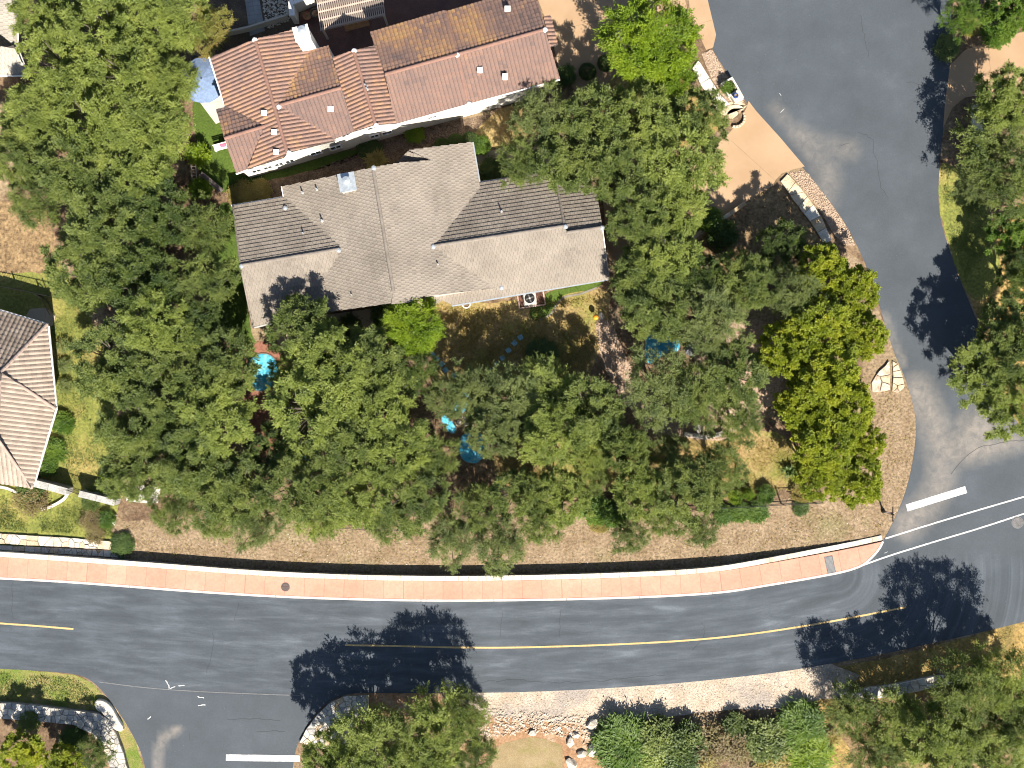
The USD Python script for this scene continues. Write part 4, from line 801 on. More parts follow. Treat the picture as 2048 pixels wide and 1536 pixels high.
# street sign on the corner
sg = thing('street_sign', 'dark square post with street sign blade on the brown corner verge', 'sign', P(1766, 1022), math.radians(0))
obj('post', cat(box(-.05, -.05, .25, .05, .05, 2.15)), M['darkmetal'], sg)
obj('base', lathe([(.16, 0), (.16, .12), (.10, .2), (.08, .34), (.06, .4)], 14), M['darkmetal'], sg)
a8 = np.arange(8) * math.pi / 4 + math.pi / 8
octo = lambda r: Polygon(np.c_[r * np.cos(a8), r * np.sin(a8)])
def upright(poly, t, y):
    m = trimesh.creation.extrude_polygon(poly, t, engine='earcut'); v = m.vertices; return np.c_[v[:, 0], -v[:, 2] + y, v[:, 1] + 1.72], m.faces[:, ::-1]
pl = obj('sign_plate', upright(octo(.33), .02, .085), M['red'], sg); obj('rim', upright(octo(.37).difference(octo(.33)), .024, .087), M['trim'], sg)
obj('name_blade', box(-.012, -.55, 2.16, .012, .55, 2.38), M['darkmetal'], sg)
obj('finial', lathe([(.03, 2.36), (.05, 2.42), (.045, 2.47), (0, 2.5)], 10), M['darkmetal'], sg)
# planter pillar, urn, curved well
pb = thing('planter_box', 'square white stone planter box full of green leaves beside the side street', 'planter', P(1458, 178), math.radians(30))
for x0, y0, x1, y1 in ((-.5, -.6, .5, -.46), (-.5, .46, .5, .6), (-.5, -.46, -.36, .46), (.36, -.46, .5, .46)): obj('side', bevelled(sbox(x0, y0, x1, y1), 0, .7, .02), M['lime'], pb)
obj('soil', box(-.36, -.46, .2, .36, .46, .55), M['soil'], pb)
pd = thing('urn_pedestal', 'white stone pedestal carrying a blue urn beside the planter box', 'pedestal', P(1471, 196), math.radians(30))
obj('slab', bevelled(sbox(-.4, -.36, .4, .36), 0, .72, .03), M['lime'], pd); obj('foot', bevelled(sbox(-.45, -.41, .45, .41), 0, .1, .02), M['lime'], pd)
ur = thing('blue_urn', 'glossy cobalt blue urn on the white pedestal by the side street', 'urn', P(1470, 193, .72))
obj('body', lathe([(.0, 0), (.11, 0), (.13, .04), (.21, .2), (.22, .3), (.15, .4), (.17, .44), (.13, .44), (.11, .38), (0, .36)], 20), M['navy'], ur); obj('soil', cyl(0, 0, .36, .385, .11, 12), M['soil'], ur)
cw = thing('curved_pit_wall', 'small curved stone wall around a dark pit at the driveway corner', 'wall', P(1470, 236))
ar = np.linspace(-1.9, .6, 9)
for k in range(8):
    a0, a1 = ar[k] + .02, ar[k + 1] - .02; q = Polygon([(r * math.cos(t), r * math.sin(t)) for r, t in ((.62, a0), (.62, a1), (.8, a1), (.8, a0))]); obj('stone', bevelled(q, 0, .3, .03), M['ledge'], cw)
obj('floor', cyl(0, 0, 0, .035, .62, 20), M['soil'], cw)
for k in range(2): obj('step', bevelled(Polygon([(r * math.cos(t), r * math.sin(t)) for r, t in [(1.0 + .3 * k, x) for x in np.linspace(.8, 2.9, 8)] + [(.72 + .3 * k, x) for x in np.linspace(2.9, .8, 8)]]), 0, .2 - .08 * k, .02), M['ledge'], cw)
# air conditioner, pot, orange ball, brick edged bed
ac = thing('air_conditioner', 'grey outdoor air conditioner with round fan grille in the brick-edged bed', 'air conditioner', P(1059, 598), math.radians(8))
obj('casing', bevelled(Polygon(sbox(-.42, -.42, .42, .42).buffer(.04).exterior), .06, .84, .03), M['gutter'], ac); obj('base', bevelled(sbox(-.52, -.52, .52, .52), 0, .06, .01), M['concrete'], ac)
for k, r in enumerate((.36, .28, .2, .12)): obj('grille_ring', lathe([(r, .855), (r + .012, .87), (r + .024, .855), (r + .012, .845), (r, .855)], 22), M['darkmetal'], ac)
fa = obj('fan', cyl(0, 0, .838, .844, .38, 24), M['darkmetal'], ac)
for k in range(4):
    t = k * math.pi / 2; obj('fan_blade', bar([.06 * math.cos(t), .06 * math.sin(t), .85], [.32 * math.cos(t + .25), .32 * math.sin(t + .25), .852], .1, .008), M['iron'], fa)
obj('hub', cyl(0, 0, .84, .875, .07, 12), M['gutter'], ac)
for k in range(8): obj('louvre', cat(bar([-.463, -.38 + k * .1, .12], [-.463, -.38 + k * .1, .78], .02), bar([-.38 + k * .1, -.463, .12], [-.38 + k * .1, -.463, .78], .02)), M['darkmetal'], ac)
bd = thing('brick_edging', 'pinkish brick edging around the air conditioner bed', 'edging'); rngb = np.random.default_rng(3)
for a, b in (((1034, 586), (1039, 617)), ((1039, 617), (1091, 609)), ((1091, 609), (1085, 578))):
    A, B = P(*a), P(*b); n = int(np.linalg.norm(B - A) / .22)
    for i in range(n): obj('brick', bar(A + (B - A) * (i + .04) / n + [0, 0, .05], A + (B - A) * (i + .96) / n + [0, 0, .05 + rngb.uniform(0, .02)], .1, .1), M['brick'], bd)
obj('mulch_floor', flat(Polygon(P2([(1036, 586), (1040, 615), (1089, 608), (1084, 580)])), .018), surf('dark_mulch', (.07, .03, .022), (.14, .07, .05), 3, fine=10, famt=.5, bump=1), kind='structure')
pt = thing('plant_pot', 'round white plant pot with dark soil below the grey roof gutter', 'plant pot', P(933, 609))
obj('pot', lathe([(0, 0), (.20, 0), (.28, .42), (.34, .46), (.34, .52), (.27, .52), (.25, .44), (0, .42)], 24), M['trim'], pt); obj('soil', cyl(0, 0, .4, .45, .24, 16), M['soil'], pt)
ob = thing('orange_ball', 'bright orange garden ball on a thin stake at the edge of the yard', 'garden ornament', P(1190, 636))
obj('ball', trimesh.creation.icosphere(3, .21).apply_translation([0, 0, .72]), M['orange'], ob, smooth=True); obj('stake', cyl(0, 0, 0, .55, .02, 8), M['darkmetal'], ob); obj('cup', lathe([(.03, .46), (.1, .53), (.12, .56)], 12), M['darkmetal'], ob)
bs = obj('boulder', rock(np.random.default_rng(77), .28, .6, 2), M['stone_white'], label='pale boulder beside the orange garden ball', cat='boulder')
UsdGeom.Xformable(bs).AddTranslateOp().Set(Gf.Vec3d(*map(float, P(1203, 632, .06))))
obj('lawn_edging', flat(LineString(spline(P2([(1192, 576), (1160, 588), (1130, 594), (1114, 608), (1102, 628), (1080, 640)]), 6)).buffer(.07), .03), M['mortar'], label='thin curved brown edging strip between green grass and dry lawn', cat='edging')
# blue stepping stones and round blue pads
stp = [(829, 715, .2, 'among oak leaves, westernmost of the left trail'), (845, 707, .5, 'second from the west end of the left trail'), (865, 709, .7, 'at the bend of the left trail'), (874, 718, .9, 'just right of the bend of the left trail'), (883, 728, .8, 'in the sunny middle of the left trail'), (891, 740, .6, 'below the sunny middle of the left trail'), (907, 752, .7, 'near the lower end of the left trail'), (923, 775, .4, 'last of the left trail, above the shaded blue pad'),
       (1041, 675, .5, 'northernmost of the right trail'), (1029, 686, .8, 'second from the north end of the right trail'), (1017, 701, .6, 'third from the north end of the right trail'), (1005, 716, .5, 'fourth from the north end of the right trail'), (993, 729, .8, 'fifth from the north end of the right trail'), (980, 742, .7, 'southernmost of the right trail')]
for k, (x, y, r, w) in enumerate(stp):
    s_ = thing('stepping_stone', f'square blue stepping stone {w}', 'stepping stone', P(x, y), r, 'blue stepping stones in the yard')
    obj('slab', bevelled(sbox(-.19, -.19, .19, .19), 0, .06, .012), M['blue_step'], s_)
for k, (pp, lb) in enumerate([([(505, 715), (530, 708), (551, 720), (558, 742), (548, 768), (525, 782), (503, 776), (492, 758), (494, 735)], 'bright blue round garden pad near the grey house, red paver path below it'), ([(1297, 668), (1315, 660), (1340, 664), (1358, 682), (1354, 704), (1325, 712), (1300, 728), (1290, 705)], 'bright blue round garden pad under the oaks right of the mulch path'), ([(908, 790), (935, 785), (942, 800), (930, 822), (910, 830), (895, 812)], 'small blue garden pad in the gap between oaks below the left stepping stones'), ([(885, 830), (895, 832), (912, 855), (906, 868), (892, 858), (884, 842)], 'narrow blue garden strip beside the dark round pad'), ([(925, 870), (955, 862), (972, 880), (975, 900), (955, 925), (930, 922), (918, 900)], 'dark round blue garden pad deep in shade in the middle of the grove'), ([(570, 905), (590, 880), (625, 876), (640, 900), (620, 935), (590, 930)], 'blue garden pad almost hidden under oaks below the red paver path'), ([(960, 815), (975, 812), (978, 828), (965, 832)], 'tiny blue garden patch right of the narrow blue strip')]):
    pl = rough_poly(pp, .06, seed=60 + k); t = thing('garden_pad', lb, 'garden pad')
    obj('surface', bevelled(pl.simplify(.03), 0, .09, .02), M['blue'], t)
    obj('rim', prism(pl.buffer(.06).difference(pl.buffer(.005)), 0, .07), M['mortar'], t)
for k, (x, y, r) in enumerate([(918, 845, .28), (930, 838, .24), (922, 832, .2), (933, 848, .22)]): boulder(x, y, r, ['rounded pale rock, lowest left of the rock pile between two blue pads', 'rounded pale rock, right side of the rock pile between two blue pads', 'smallest pale rock on top of the rock pile between blue pads', 'pale rock, lower right of the rock pile between two blue pads'][k], 90 + k, group='rock pile by the blue pads')
# umbrella, bench, beam, planter at the red house's west end
um = thing('patio_umbrella', 'large slate blue patio umbrella partly tucked under the west eave of the red roof', 'umbrella', P(422, 176))
ar = np.arange(8) * math.pi / 4 + .3
for k in range(8):
    t0, t1 = ar[k], ar[k] + math.pi / 4
    v = np.array([[0, 0, 2.75]] + [[r * math.cos(t), r * math.sin(t), z] for r, z in ((.9, 2.55), (1.75, 2.25)) for t in (t0, (t0 + t1) / 2, t1)]); v[[2, 5], 2] -= .03; v[5, :2] *= .97
    f = np.array([[0, 1, 2], [0, 2, 3], [1, 4, 5], [1, 5, 2], [2, 5, 6], [2, 6, 3]]); lo = v - [0, 0, .012]
    obj('canopy_panel', (np.vstack([v, lo]), np.vstack([f, f[:, ::-1] + 7])), M['umbrella'], um)
    obj('rib', tube([[0, 0, 2.70], [.9 * math.cos(t0), .9 * math.sin(t0), 2.52], [1.76 * math.cos(t0), 1.76 * math.sin(t0), 2.22]], .012, 5), M['darkmetal'], um)
obj('pole', cyl(0, 0, 0, 2.7, .03, 10), M['darkmetal'], um); obj('base', lathe([(0, .04), (.28, .04), (.3, .1), (.08, .16), (.0, .16)], 16), M['concrete'], um); obj('finial', lathe([(.04, 2.74), (.05, 2.8), (0, 2.84)], 8), M['darkmetal'], um)
bn = thing('garden_bench', 'small white bench with pink cushions by the artificial turf corner', 'bench', P(447, 296), math.radians(15))
for k in range(4): obj('seat_slat', box(-.62, -.2 + k * .1, .42, .62, -.12 + k * .1, .45), M['trim'], bn)
for sx in (-.55, .55):
    obj('leg', box(sx - .03, -.18, 0, sx + .03, -.12, .42), M['trim'], bn); obj('leg', box(sx - .03, .12, 0, sx + .03, .18, .42), M['trim'], bn)
for k in range(3): obj('back_slat', box(-.62, .19, .52 + k * .12, .62, .22, .6 + k * .12), M['trim'], bn)
cu = thing('cushion', 'pink cushion on the small white bench', 'cushion', P(446, 290, .45)); obj('pad', trimesh.creation.icosphere(2, 1).apply_scale([.26, .2, .1]).apply_translation([0, 0, .09]), M['pinkflower'], cu, smooth=True); obj('piping', lathe([(.21, .08), (.225, .09), (.21, .10)], 16), M['trim'], cu)
bm = thing('timber_beam', 'dark weathered timber trough lying diagonally at the corner of the turf', 'trough'); A, B = P(402, 347, .25), P(444, 382, .25)
obj('beam', bar(A, B, .28, .12), M['greywood'], bm); obj('side', bar(A + [.1, .12, .12], B + [.1, .12, .12], .05, .2), M['greywood'], bm); obj('side', bar(A + [-.1, -.12, .12], B + [-.1, -.12, .12], .05, .2), M['greywood'], bm); obj('foot', bar(A + (B - A) * .15 - [0, 0, .25], A + (B - A) * .15, .2), M['greywood'], bm); obj('foot', bar(A + (B - A) * .85 - [0, 0, .25], A + (B - A) * .85, .2), M['greywood'], bm)
ld = thing('garden_ladder', 'pale wooden ladder standing under oak branches near the timber trough', 'ladder')
for dx in (0, 9): obj('rail', bar(P(382 + dx, 328, .9), P(385 + dx, 366, .3), .06), M['slatwood'], ld)
for k in range(6): obj('rung', bar(P(382.6 + k * .6, 333 + k * 6, .82 - k * .1), P(391.6 + k * .6, 333 + k * 6, .82 - k * .1), .04), M['slatwood'], ld)
# pergola, table, chairs, pots in the courtyard
pg = thing('pergola', 'wooden pergola of close slats over the courtyard of the red roofed house', 'pergola')
o0, e1, e2 = P(632, -14, 2.7), P(642, 62, 2.7) - P(632, -14, 2.7), P(760, -44, 2.7) - P(632, -14, 2.7)
for k in range(33): a = o0 + e2 * k / 32; obj('slat', bar(a - e1 * .02, a + e1 * 1.0, .055, .09), M['slatwood'], pg)
for k in range(5): a = o0 + e1 * (.05 + .22 * k); obj('beam', bar(a + [0, 0, -.12], a + e2 + [0, 0, -.12], .09, .14), M['slatwood'], pg)
for i, j in ((.05, .02), (.93, .02), (.05, .98), (.93, .98)): q = o0 + e1 * i + e2 * j; obj('post', box(q[0] - .07, q[1] - .07, 0, q[0] + .07, q[1] + .07, 2.52), M['slatwood'], pg)
tb = thing('garden_table', 'long brown wooden slatted table at the shaded edge of the pergola', 'table', P(715, 52), math.radians(14))
for k in range(7): obj('plank', box(-.95, -.42 + k * .12, .70, .95, -.31 + k * .12, .74), M['wood'], tb)
for sx in (-.8, .8):
    for sy in (-.32, .32): obj('leg', box(sx - .04, sy - .04, 0, sx + .04, sy + .04, .7), M['wood'], tb)
for k, (x, y, r, m, lb) in enumerate([(616, 35, .3, 'terracotta', 'terracotta pot in the courtyard corner by the chimney'), (632, 30, .36, 'darkmetal', 'black round pot in the courtyard beside the pergola'), (393, 121, .28, 'iron', 'round grey pot in the dark corner above the blue umbrella')]):
    t = thing('courtyard_pot', lb, 'pot', P(x, y)); obj('pot', lathe([(0, 0), (r * .6, 0), (r, r * 1.1), (r * 1.1, r * 1.4), (r * .92, r * 1.4), (r * .85, r * 1.2), (0, r * 1.1)], 18), M[m], t); obj('soil', cyl(0, 0, r * 1.0, r * 1.18, r * .84, 14), M['soil'], t)
bk = thing('black_grill', 'black box-shaped grill on the sandy path at the bottom right', 'grill', P(1972, 1530), math.radians(5))
obj('lid', bevelled(sbox(-.5, -.26, .5, .26), .72, 1.02, .08), M['darkmetal'], bk); obj('cart', box(-.45, -.23, .12, .45, .23, .72), M['darkmetal'], bk); obj('handle', bar([-.3, -.32, .86], [.3, -.32, .86], .03), M['metal'], bk)
for sx in (-.38, .38): obj('wheel', cat(cyl(sx, -.18, 0, .12, .06, 10)), M['iron'], bk); obj('wheel', cat(cyl(sx, .18, 0, .12, .06, 10)), M['iron'], bk)
gtb = thing('shade_table', 'small round dark table beside the right-hand blue garden pad', 'table', P(1378, 700)); obj('top', cyl(0, 0, .68, .72, .45, 20), M['greypath'], gtb); obj('stem', cyl(0, 0, 0, .68, .05, 10), M['darkmetal'], gtb); obj('foot', lathe([(0, .06), (.1, .05), (.28, 0)], 14), M['darkmetal'], gtb)

# ------------------------------------------------------------------ trees, shrubs and grasses
def leaves(rg, pos, ax, L, W, upb=1.4):
    """one folded leaf blade per point, pointing along ax"""
    n = len(pos); ax = ax / np.linalg.norm(ax, axis=1, keepdims=True)
    nr = rg.normal(0, 1, (n, 3)); nr[:, 2] = np.abs(nr[:, 2]) + upb
    sd = np.cross(ax, nr); sd /= np.maximum(np.linalg.norm(sd, axis=1, keepdims=True), 1e-6); nn = np.cross(sd, ax)
    l = L * rg.uniform(.7, 1.3, (n, 1)); w = W * rg.uniform(.75, 1.25, (n, 1))
    v = np.stack([pos, pos + ax * l * .45 + sd * w * .5 + nn * w * .12, pos + ax * l, pos + ax * l * .5 - sd * w * .5 + nn * w * .12], 1).reshape(-1, 3)
    b = np.arange(n)[:, None] * 4
    return v, np.concatenate([b + [0, 1, 2], b + [0, 2, 3]], 1).reshape(-1, 3)
def unit(rg, n, zmin=-1):
    v = rg.normal(0, 1, (n * 4, 3)); v /= np.linalg.norm(v, axis=1, keepdims=True); return v[v[:, 2] > zmin][:n]
def crown(seed, R=2.55, zc=4.7, rz=1.75, nc=56, ntw=19, nl=25, L=.15, W=.072, tw=.72, lob=.85, inner=16, up=.12, spread=1.0):
    rg = np.random.default_rng(seed)
    k = np.arange(nc); ph = k * 2.39996 + rg.uniform(0, 6); z = 1 - 1.32 * (k + .5) / nc
    d = np.c_[np.sqrt(1 - np.clip(z, -1, 1) ** 2) * np.cos(ph), np.sqrt(1 - np.clip(z, -1, 1) ** 2) * np.sin(ph), z] + rg.normal(0, .12, (nc, 3)); d /= np.linalg.norm(d, axis=1, keepdims=True)
    rad = (1 - lob / 2 + lob * meshkit.fbm(d * 1.5 + seed * 3.1, 2, seed)) * rg.uniform(.78, 1.1, nc)
    C = d * rad[:, None] * [R, R, rz] + [0, 0, zc]
    Ci = unit(rg, inner) * rg.uniform(.2, .62, (inner, 1)) * [R, R, rz] + [0, 0, zc - .2]
    d = np.vstack([d, unit(rg, inner, -.5)]); C = np.vstack([C, Ci]); n = len(C)
    T = d[:, None] * .6 + unit(rg, n * ntw)[: n * ntw].reshape(n, ntw, 3) * spread; T /= np.linalg.norm(T, axis=2, keepdims=True); T[..., 2] = T[..., 2] * .38 + up   # twigs spread into tiers that face the light
    tl = tw * rg.uniform(.45, 1.15, (n, ntw, 1)); t = rg.uniform(.12, 1, (n, ntw, nl, 1))
    pos = C[:, None, None] + T[:, :, None] * tl[:, :, None] * t + rg.normal(0, .07, (n, ntw, nl, 3)) * [1, 1, .7]; pos[..., 2:] -= .25 * t ** 2 * tl[:, :, None]
    ax = T[:, :, None] * .9 + rg.normal(0, .55, (n, ntw, nl, 3)) * [1, 1, .5]
    return leaves(rg, pos.reshape(-1, 3), ax.reshape(-1, 3), L, W), C
def trunk(seed, C, zs=1.3, r0=.2, nlimb=7):
    rg = np.random.default_rng(seed + 500); ms = []; lean = rg.normal(0, .12, 2)
    base = np.array([[0, 0, -.05], [lean[0] * .4, lean[1] * .4, zs * .5], [lean[0], lean[1], zs]])
    ms.append(tube(base, [r0 * 1.35, r0, r0 * .9], 9))
    for i in rg.permutation(len(C))[:nlimb * 3]:
        p0 = base[2] if i % 3 else base[1] * .3 + base[2] * .7; p3 = C[i]; m = p0 + (p3 - p0) * .5 + [*(rg.normal(0, .25, 2)), .25]
        q = spline(np.array([p0, m, p3]), 4); f = np.linspace(1, .16, len(q)); ms.append(tube(q, r0 * (.55 if i < nlimb else .4) * f, 6))
    return cat(*ms)
def klass(name, crown_mesh, trunk_mesh=None, cname='crown', tname='trunk'):
    c = stage.CreateClassPrim('/World/' + name); p = f'/World/{name}'
    usdkit.mesh(stage, f'{p}/{cname}', crown_mesh, None)
    if trunk_mesh is not None: usdkit.mesh(stage, f'{p}/{tname}', trunk_mesh, M['bark'])
    return p
KL = {}
def build(kind, n, tr, **kw):
    KL[kind] = []
    for i in range(n):
        m, C = crown(hash_(kind) + i, **kw); KL[kind].append(klass(f'{kind}_shape_{i}', m, trunk(hash_(kind) + i, C, *tr)))
def hash_(s_): return sum(ord(c) * (i + 3) for i, c in enumerate(s_)) % 977
build('oak', 6, (1.4, .22, 7))
build('feathery', 2, (1.4, .18, 7), nc=70, ntw=18, nl=22, L=.18, W=.062, tw=.95, lob=.55, up=.05, spread=.8)
build('broad', 3, (1.3, .16, 6), nc=84, ntw=13, nl=19, L=.17, W=.12, tw=.58, lob=.5, inner=26)
build('wispy', 2, (1.5, .17, 7), nc=46, ntw=16, nl=24, L=.17, W=.06, tw=1.15, lob=.9, inner=14, up=.1, spread=.85)
def place(name, klist, px, py, rpx, h, m, label, cat_, group, rg, zf=.72, R0=3.25, H0=6.6):
    z = h * zf; p = P(px, py, z); k = rpx / S * (H - z) / H / R0
    x = UsdGeom.Xform.Define(stage, numbered('/World/' + name)); pr = x.GetPrim()
    x.AddTranslateOp().Set(Gf.Vec3d(float(p[0]), float(p[1]), 0)); x.AddRotateZOp().Set(float(rg.uniform(0, 360)))
    x.AddScaleOp().Set(Gf.Vec3f(float(k * rg.uniform(.93, 1.07)), float(k * rg.uniform(.93, 1.07)), float(h / H0)))
    pr.GetReferences().AddInternalReference(klist[int(rg.integers(len(klist)))]); pr.SetInstanceable(True)
    UsdShade.MaterialBindingAPI.Apply(pr).Bind(M[m]); tag(pr, label, cat_, group)
# kind, leaf colour, photo x, y, radius, height, what singles it out
O, F_, B_, W_ = 'oak', 'feathery', 'broad', 'wispy'
TREES = [l.split('|') for l in '''o b 95 35 75 7 beside the pale roof corner
o b 215 45 85 7.4 at the top edge, second from the pale roof corner
f b 345 35 72 7 at the top edge, left of the russet-tinged one
w a 418 58 46 6 with orange tips reaching the shaded neighbour yard
o b 140 140 85 7.6 just below and right of the pale roof corner
o b 265 135 85 7.6 in the sunny upper left grove, south of the feathery top-edge one
f b 340 165 56 6.8 by the grey pot above the blue umbrella
f b 75 235 74 6.4 at the left edge under the pale roof
o b 185 240 88 7.4 in the middle of the sunny upper left grove
f b 300 250 88 7 left of the blue umbrella
o o 45 315 70 6.6 at the left edge above the bare brown lawn
o o 150 345 88 7.2 above the bare brown lawn, inland from the left edge
o b 275 330 80 7 left of the artificial turf
w o 70 405 52 5.5 drooping over the bare brown lawn
o o 205 445 92 7 between the brown lawn and the timber trough
o d 315 430 80 6.2 in the dark hollow below the timber trough
w o 405 460 58 6 at the west gable of the grey roof
o o 175 545 82 6.8 at the end of the barred iron fence
o d 285 560 88 6.8 in the left grove level with the grey roof ridge
w o 415 560 60 6.2 leaning to the lower west gable of the grey roof
o b 310 655 82 7 sunlit, between left lawn and side turf
o o 225 735 84 6.8 overhanging the middle of the left lawn
o d 400 655 62 5.8 dark, in front of the grey roof's lower west corner
o o 325 760 82 6.6 inland of the left lawn, level with the blue pad
o o 265 855 78 6.6 overhanging the lower left lawn
o o 265 945 70 6.2 above the square concrete pad
o d 345 860 72 6 dark, between the lower left lawn and the paver path
o o 458 728 76 6.6 immediately left of the blue round pad
o b 430 835 84 7 left of the red paver path
o o 385 930 86 6.6 south of the left lot corner, inland from the verge
w o 345 1020 48 5 at the verge near the lower left lot corner
o d 560 905 66 4.6 low and dark over the hidden blue pad
o o 470 978 80 6.6 on the verge edge left of the sidewalk manhole
w g 515 1050 50 5.2 drooping over the verge left of the sidewalk manhole
o o 605 655 70 6.8 shading the lower south eave of the grey roof
o b 655 720 84 7.4 sunlit, below the grey roof's shaded eave
f l 825 650 66 6.2 lime green, touching the grey roof's south eave
o o 735 725 76 6.8 left of the lime green tree
o b 640 810 96 7.6 largest sunlit crown right of the red paver path
o b 755 810 82 7.2 sunlit, left of the blue pads
w d 835 745 50 5.4 over the west end of the left stepping stone trail
o o 690 890 86 6.8 between the hidden blue pad and the dark round pad
o b 800 895 80 7 left of the dark round pad
o o 600 978 78 6.6 over the verge right of the sidewalk manhole
o b 712 990 78 6.6 over the verge between two fence glimpses
o o 828 994 74 6.4 south of the dark round pad at the verge
w g 905 1075 56 5.0 hanging over the retaining wall and sidewalk
w g 1000 1090 58 5.6 hanging over the verge right of the drooping sidewalk one
w g 950 790 58 5.2 grey-green, between the two stepping stone trails
w g 1035 800 74 5.4 grey-green, below the right stepping stone trail
w b 1095 785 74 5.2 sunlit, below the yard's tree shadows
w g 902 795 48 5.6 grey-green and thin, over the small blue pad below the left trail
w o 872 915 46 5.4 left of the dark round pad, leaning over its rim
w b 640 1034 52 5.2 drooping over the verge just left of the fence glimpse
w o 770 1036 50 5 drooping over the verge above the fence glimpse
w o 430 1030 52 5.2 drooping over the verge, third from the lower left lot corner
w o 1080 1040 48 5 drooping over the verge below the sunlit lawn patch, left
w b 572 748 38 5.4 leaning over the right rim of the left blue pad
w b 1180 905 46 5 thin, at the north edge of the sunlit lawn patch
w o 1330 1030 46 5 drooping over the verge west of the corner fence
o g 990 860 62 6 grey-green, right of the dark round pad
o b 1100 862 76 6.8 in the middle of the southern grove
o o 1185 825 74 6.6 left of the mulch path
w o 958 1018 54 5.4 south of the dark round pad
o o 1040 985 60 6 below the white boulder glimpse
o b 1120 992 62 6 west of the sunlit lawn patch by the verge
o o 1250 895 56 6.6 at the west end of the mulch path's lower end
o b 1280 978 68 6.2 on the verge edge below the sunlit lawn patch
o o 1378 975 76 6.6 over the west end of the corner fence
w g 1345 905 42 4.6 thin crown below the mulch path's boulder
w g 1260 1072 38 4.4 small, hanging alone over the verge
w g 1400 1062 36 4.4 hanging over the verge under the corner fence
w o 1440 935 52 5.6 over the corner lawn
w o 1185 950 36 4.0 thin, over the sunlit lawn patch
w g 1085 235 60 6.4 grey-green, brushing the red house's south wall
o o 1185 245 76 7 between the red house's east end and the patio walk
o b 1290 235 84 7 below the bright green tree
o o 1395 240 66 6.4 west of the curved pit wall
w o 1045 325 48 5.6 thin, over the shaded patio walk
o o 1130 315 74 6.8 over the lower north eave of the grey roof
o o 1225 330 84 7.2 north-east of the grey roof's end
o b 1360 325 92 7.4 sunlit, over the west side of the driveway
o o 1282 430 72 6.6 beside the grey roof's east end
o b 1350 420 66 6.6 over the driveway's garage court
o o 1280 560 68 6.4 touching the lower east corner of the grey roof
o b 1330 520 74 6.8 south of the driveway, right of the grey roof
o d 1395 560 60 6 dark, in the hollow south of the driveway
o o 1478 545 58 4.4 beside the stone curb of the driveway
o d 1562 490 52 4.6 dark, beside the southern ledge stones
o o 1310 615 78 6.8 just above the right-hand blue pad
w g 1420 640 74 6.8 above the round dark table
o o 1500 570 64 6.4 in the east grove above the yellow-green trees
w g 1320 775 72 6.6 grey-green, right below the right-hand blue pad
w o 1390 790 66 6.4 grey-green, at the east side of the mulch path
o o 1470 745 72 6.6 left of the yellow-green row
w o 1480 840 52 5.4 between mulch bed and yellow-green row
w g 1590 590 60 6.6 grey-green, at the head of the yellow-green row
b y 1645 540 60 6 at the top of the row by the side street
b y 1710 580 52 5.6 leaning on the side street shoulder, upper
b y 1640 650 74 6.6 in the upper middle of the row
b y 1725 670 52 5.6 bulging over the street shoulder above the cracked rock
b y 1570 700 62 6.2 on the row's inner side, upper
b y 1655 745 76 6.8 in the centre of the row
b y 1610 810 66 6.4 on the row's inner side, middle
b y 1695 820 62 6.2 right below the cracked rock's level
b y 1650 880 74 6.6 in the lower middle of the row
b y 1730 890 46 5 leaning on the verge, lower
b y 1640 950 54 5.6 beside the corner fence's return
b y 1715 960 54 5.4 nearest the street sign
f l 1300 75 92 8 bright green, between two driveways
f l 1335 150 58 6.4 bright green, lower skirt by the ledge slabs
o b 2010 200 72 6.6 beyond the right-hand driveway
w o 1985 290 76 5.4 beside the pale wall at the right edge
w o 2035 370 70 6.6 at the right edge, level with the green verge
w g 1965 365 46 4.4 nearest the right-hand green verge
b n 2030 465 56 4.6 bright green, at the right edge below the verge
o d 2045 545 56 5.4 dark, at the right edge
o o 2015 650 66 5.6 on the street edge casting a dark shadow
o b 1965 745 76 5.8 leaning farthest over the side street
o o 2030 700 72 6.8 at the right edge behind the leaning one
o b 2025 810 68 6.4 lowest at the right edge
w n 1925 30 40 4.6 at the top beside the side street
b n 2015 30 52 4.8 in the upper right corner
w b 745 1482 80 5.6 at the bottom edge, centre of the stone apron cluster
w b 865 1450 80 6.2 casting the split shadow on the main road
w o 930 1430 52 5.8 beside the crushed gravel
o b 660 1525 62 6 right of the lower stop bar
o b 850 1535 80 6.8 at the bottom edge left of the sandy lawn
w o 950 1505 46 5 thin, over the sandy lawn's edge
w o 1705 1425 56 5 at the head of the sandy path
w b 1790 1440 66 5.4 behind the white block border
w o 1928 1376 74 7.2 casting the large shadow on the road bend
w b 2002 1368 66 7 right of the one with the large road shadow
o o 2035 1440 66 6.6 in the lower right corner's edge
o b 1880 1480 84 6.8 in the middle of the lower right grove
w b 1985 1500 78 6.6 near the lower right corner
w o 1760 1520 56 5.8 right of the black grill path
b y 45 1510 52 3.6 in the lower left corner
b y 130 1530 46 3.4 along the bottom edge, by the rubble terrace
w d 190 1505 34 3.0 small and dark inside the bend of the rubble terrace'''.split('\n')]
COL = {'b': 'bright', 'o': 'olive', 'd': 'dark', 'g': 'grey', 'l': 'lime_leaf', 'a': 'autumn', 'y': 'yellow', 'n': 'green'}
NMS = {'oak': ('live_oak', 'live oak'), 'feathery': ('feathery_tree', 'feathery tree'), 'broad': ('broadleaf_tree', 'broad-leaved tree'), 'wispy': ('thin_oak', 'thin-crowned oak')}
WORD = {'b': 'sunny olive-green', 'o': 'dark olive-green', 'd': 'deep green', 'g': 'greyish', 'l': 'vivid', 'a': 'russet-tinged', 'y': 'yellow-green', 'n': 'fresh green'}
rgt = np.random.default_rng(21)
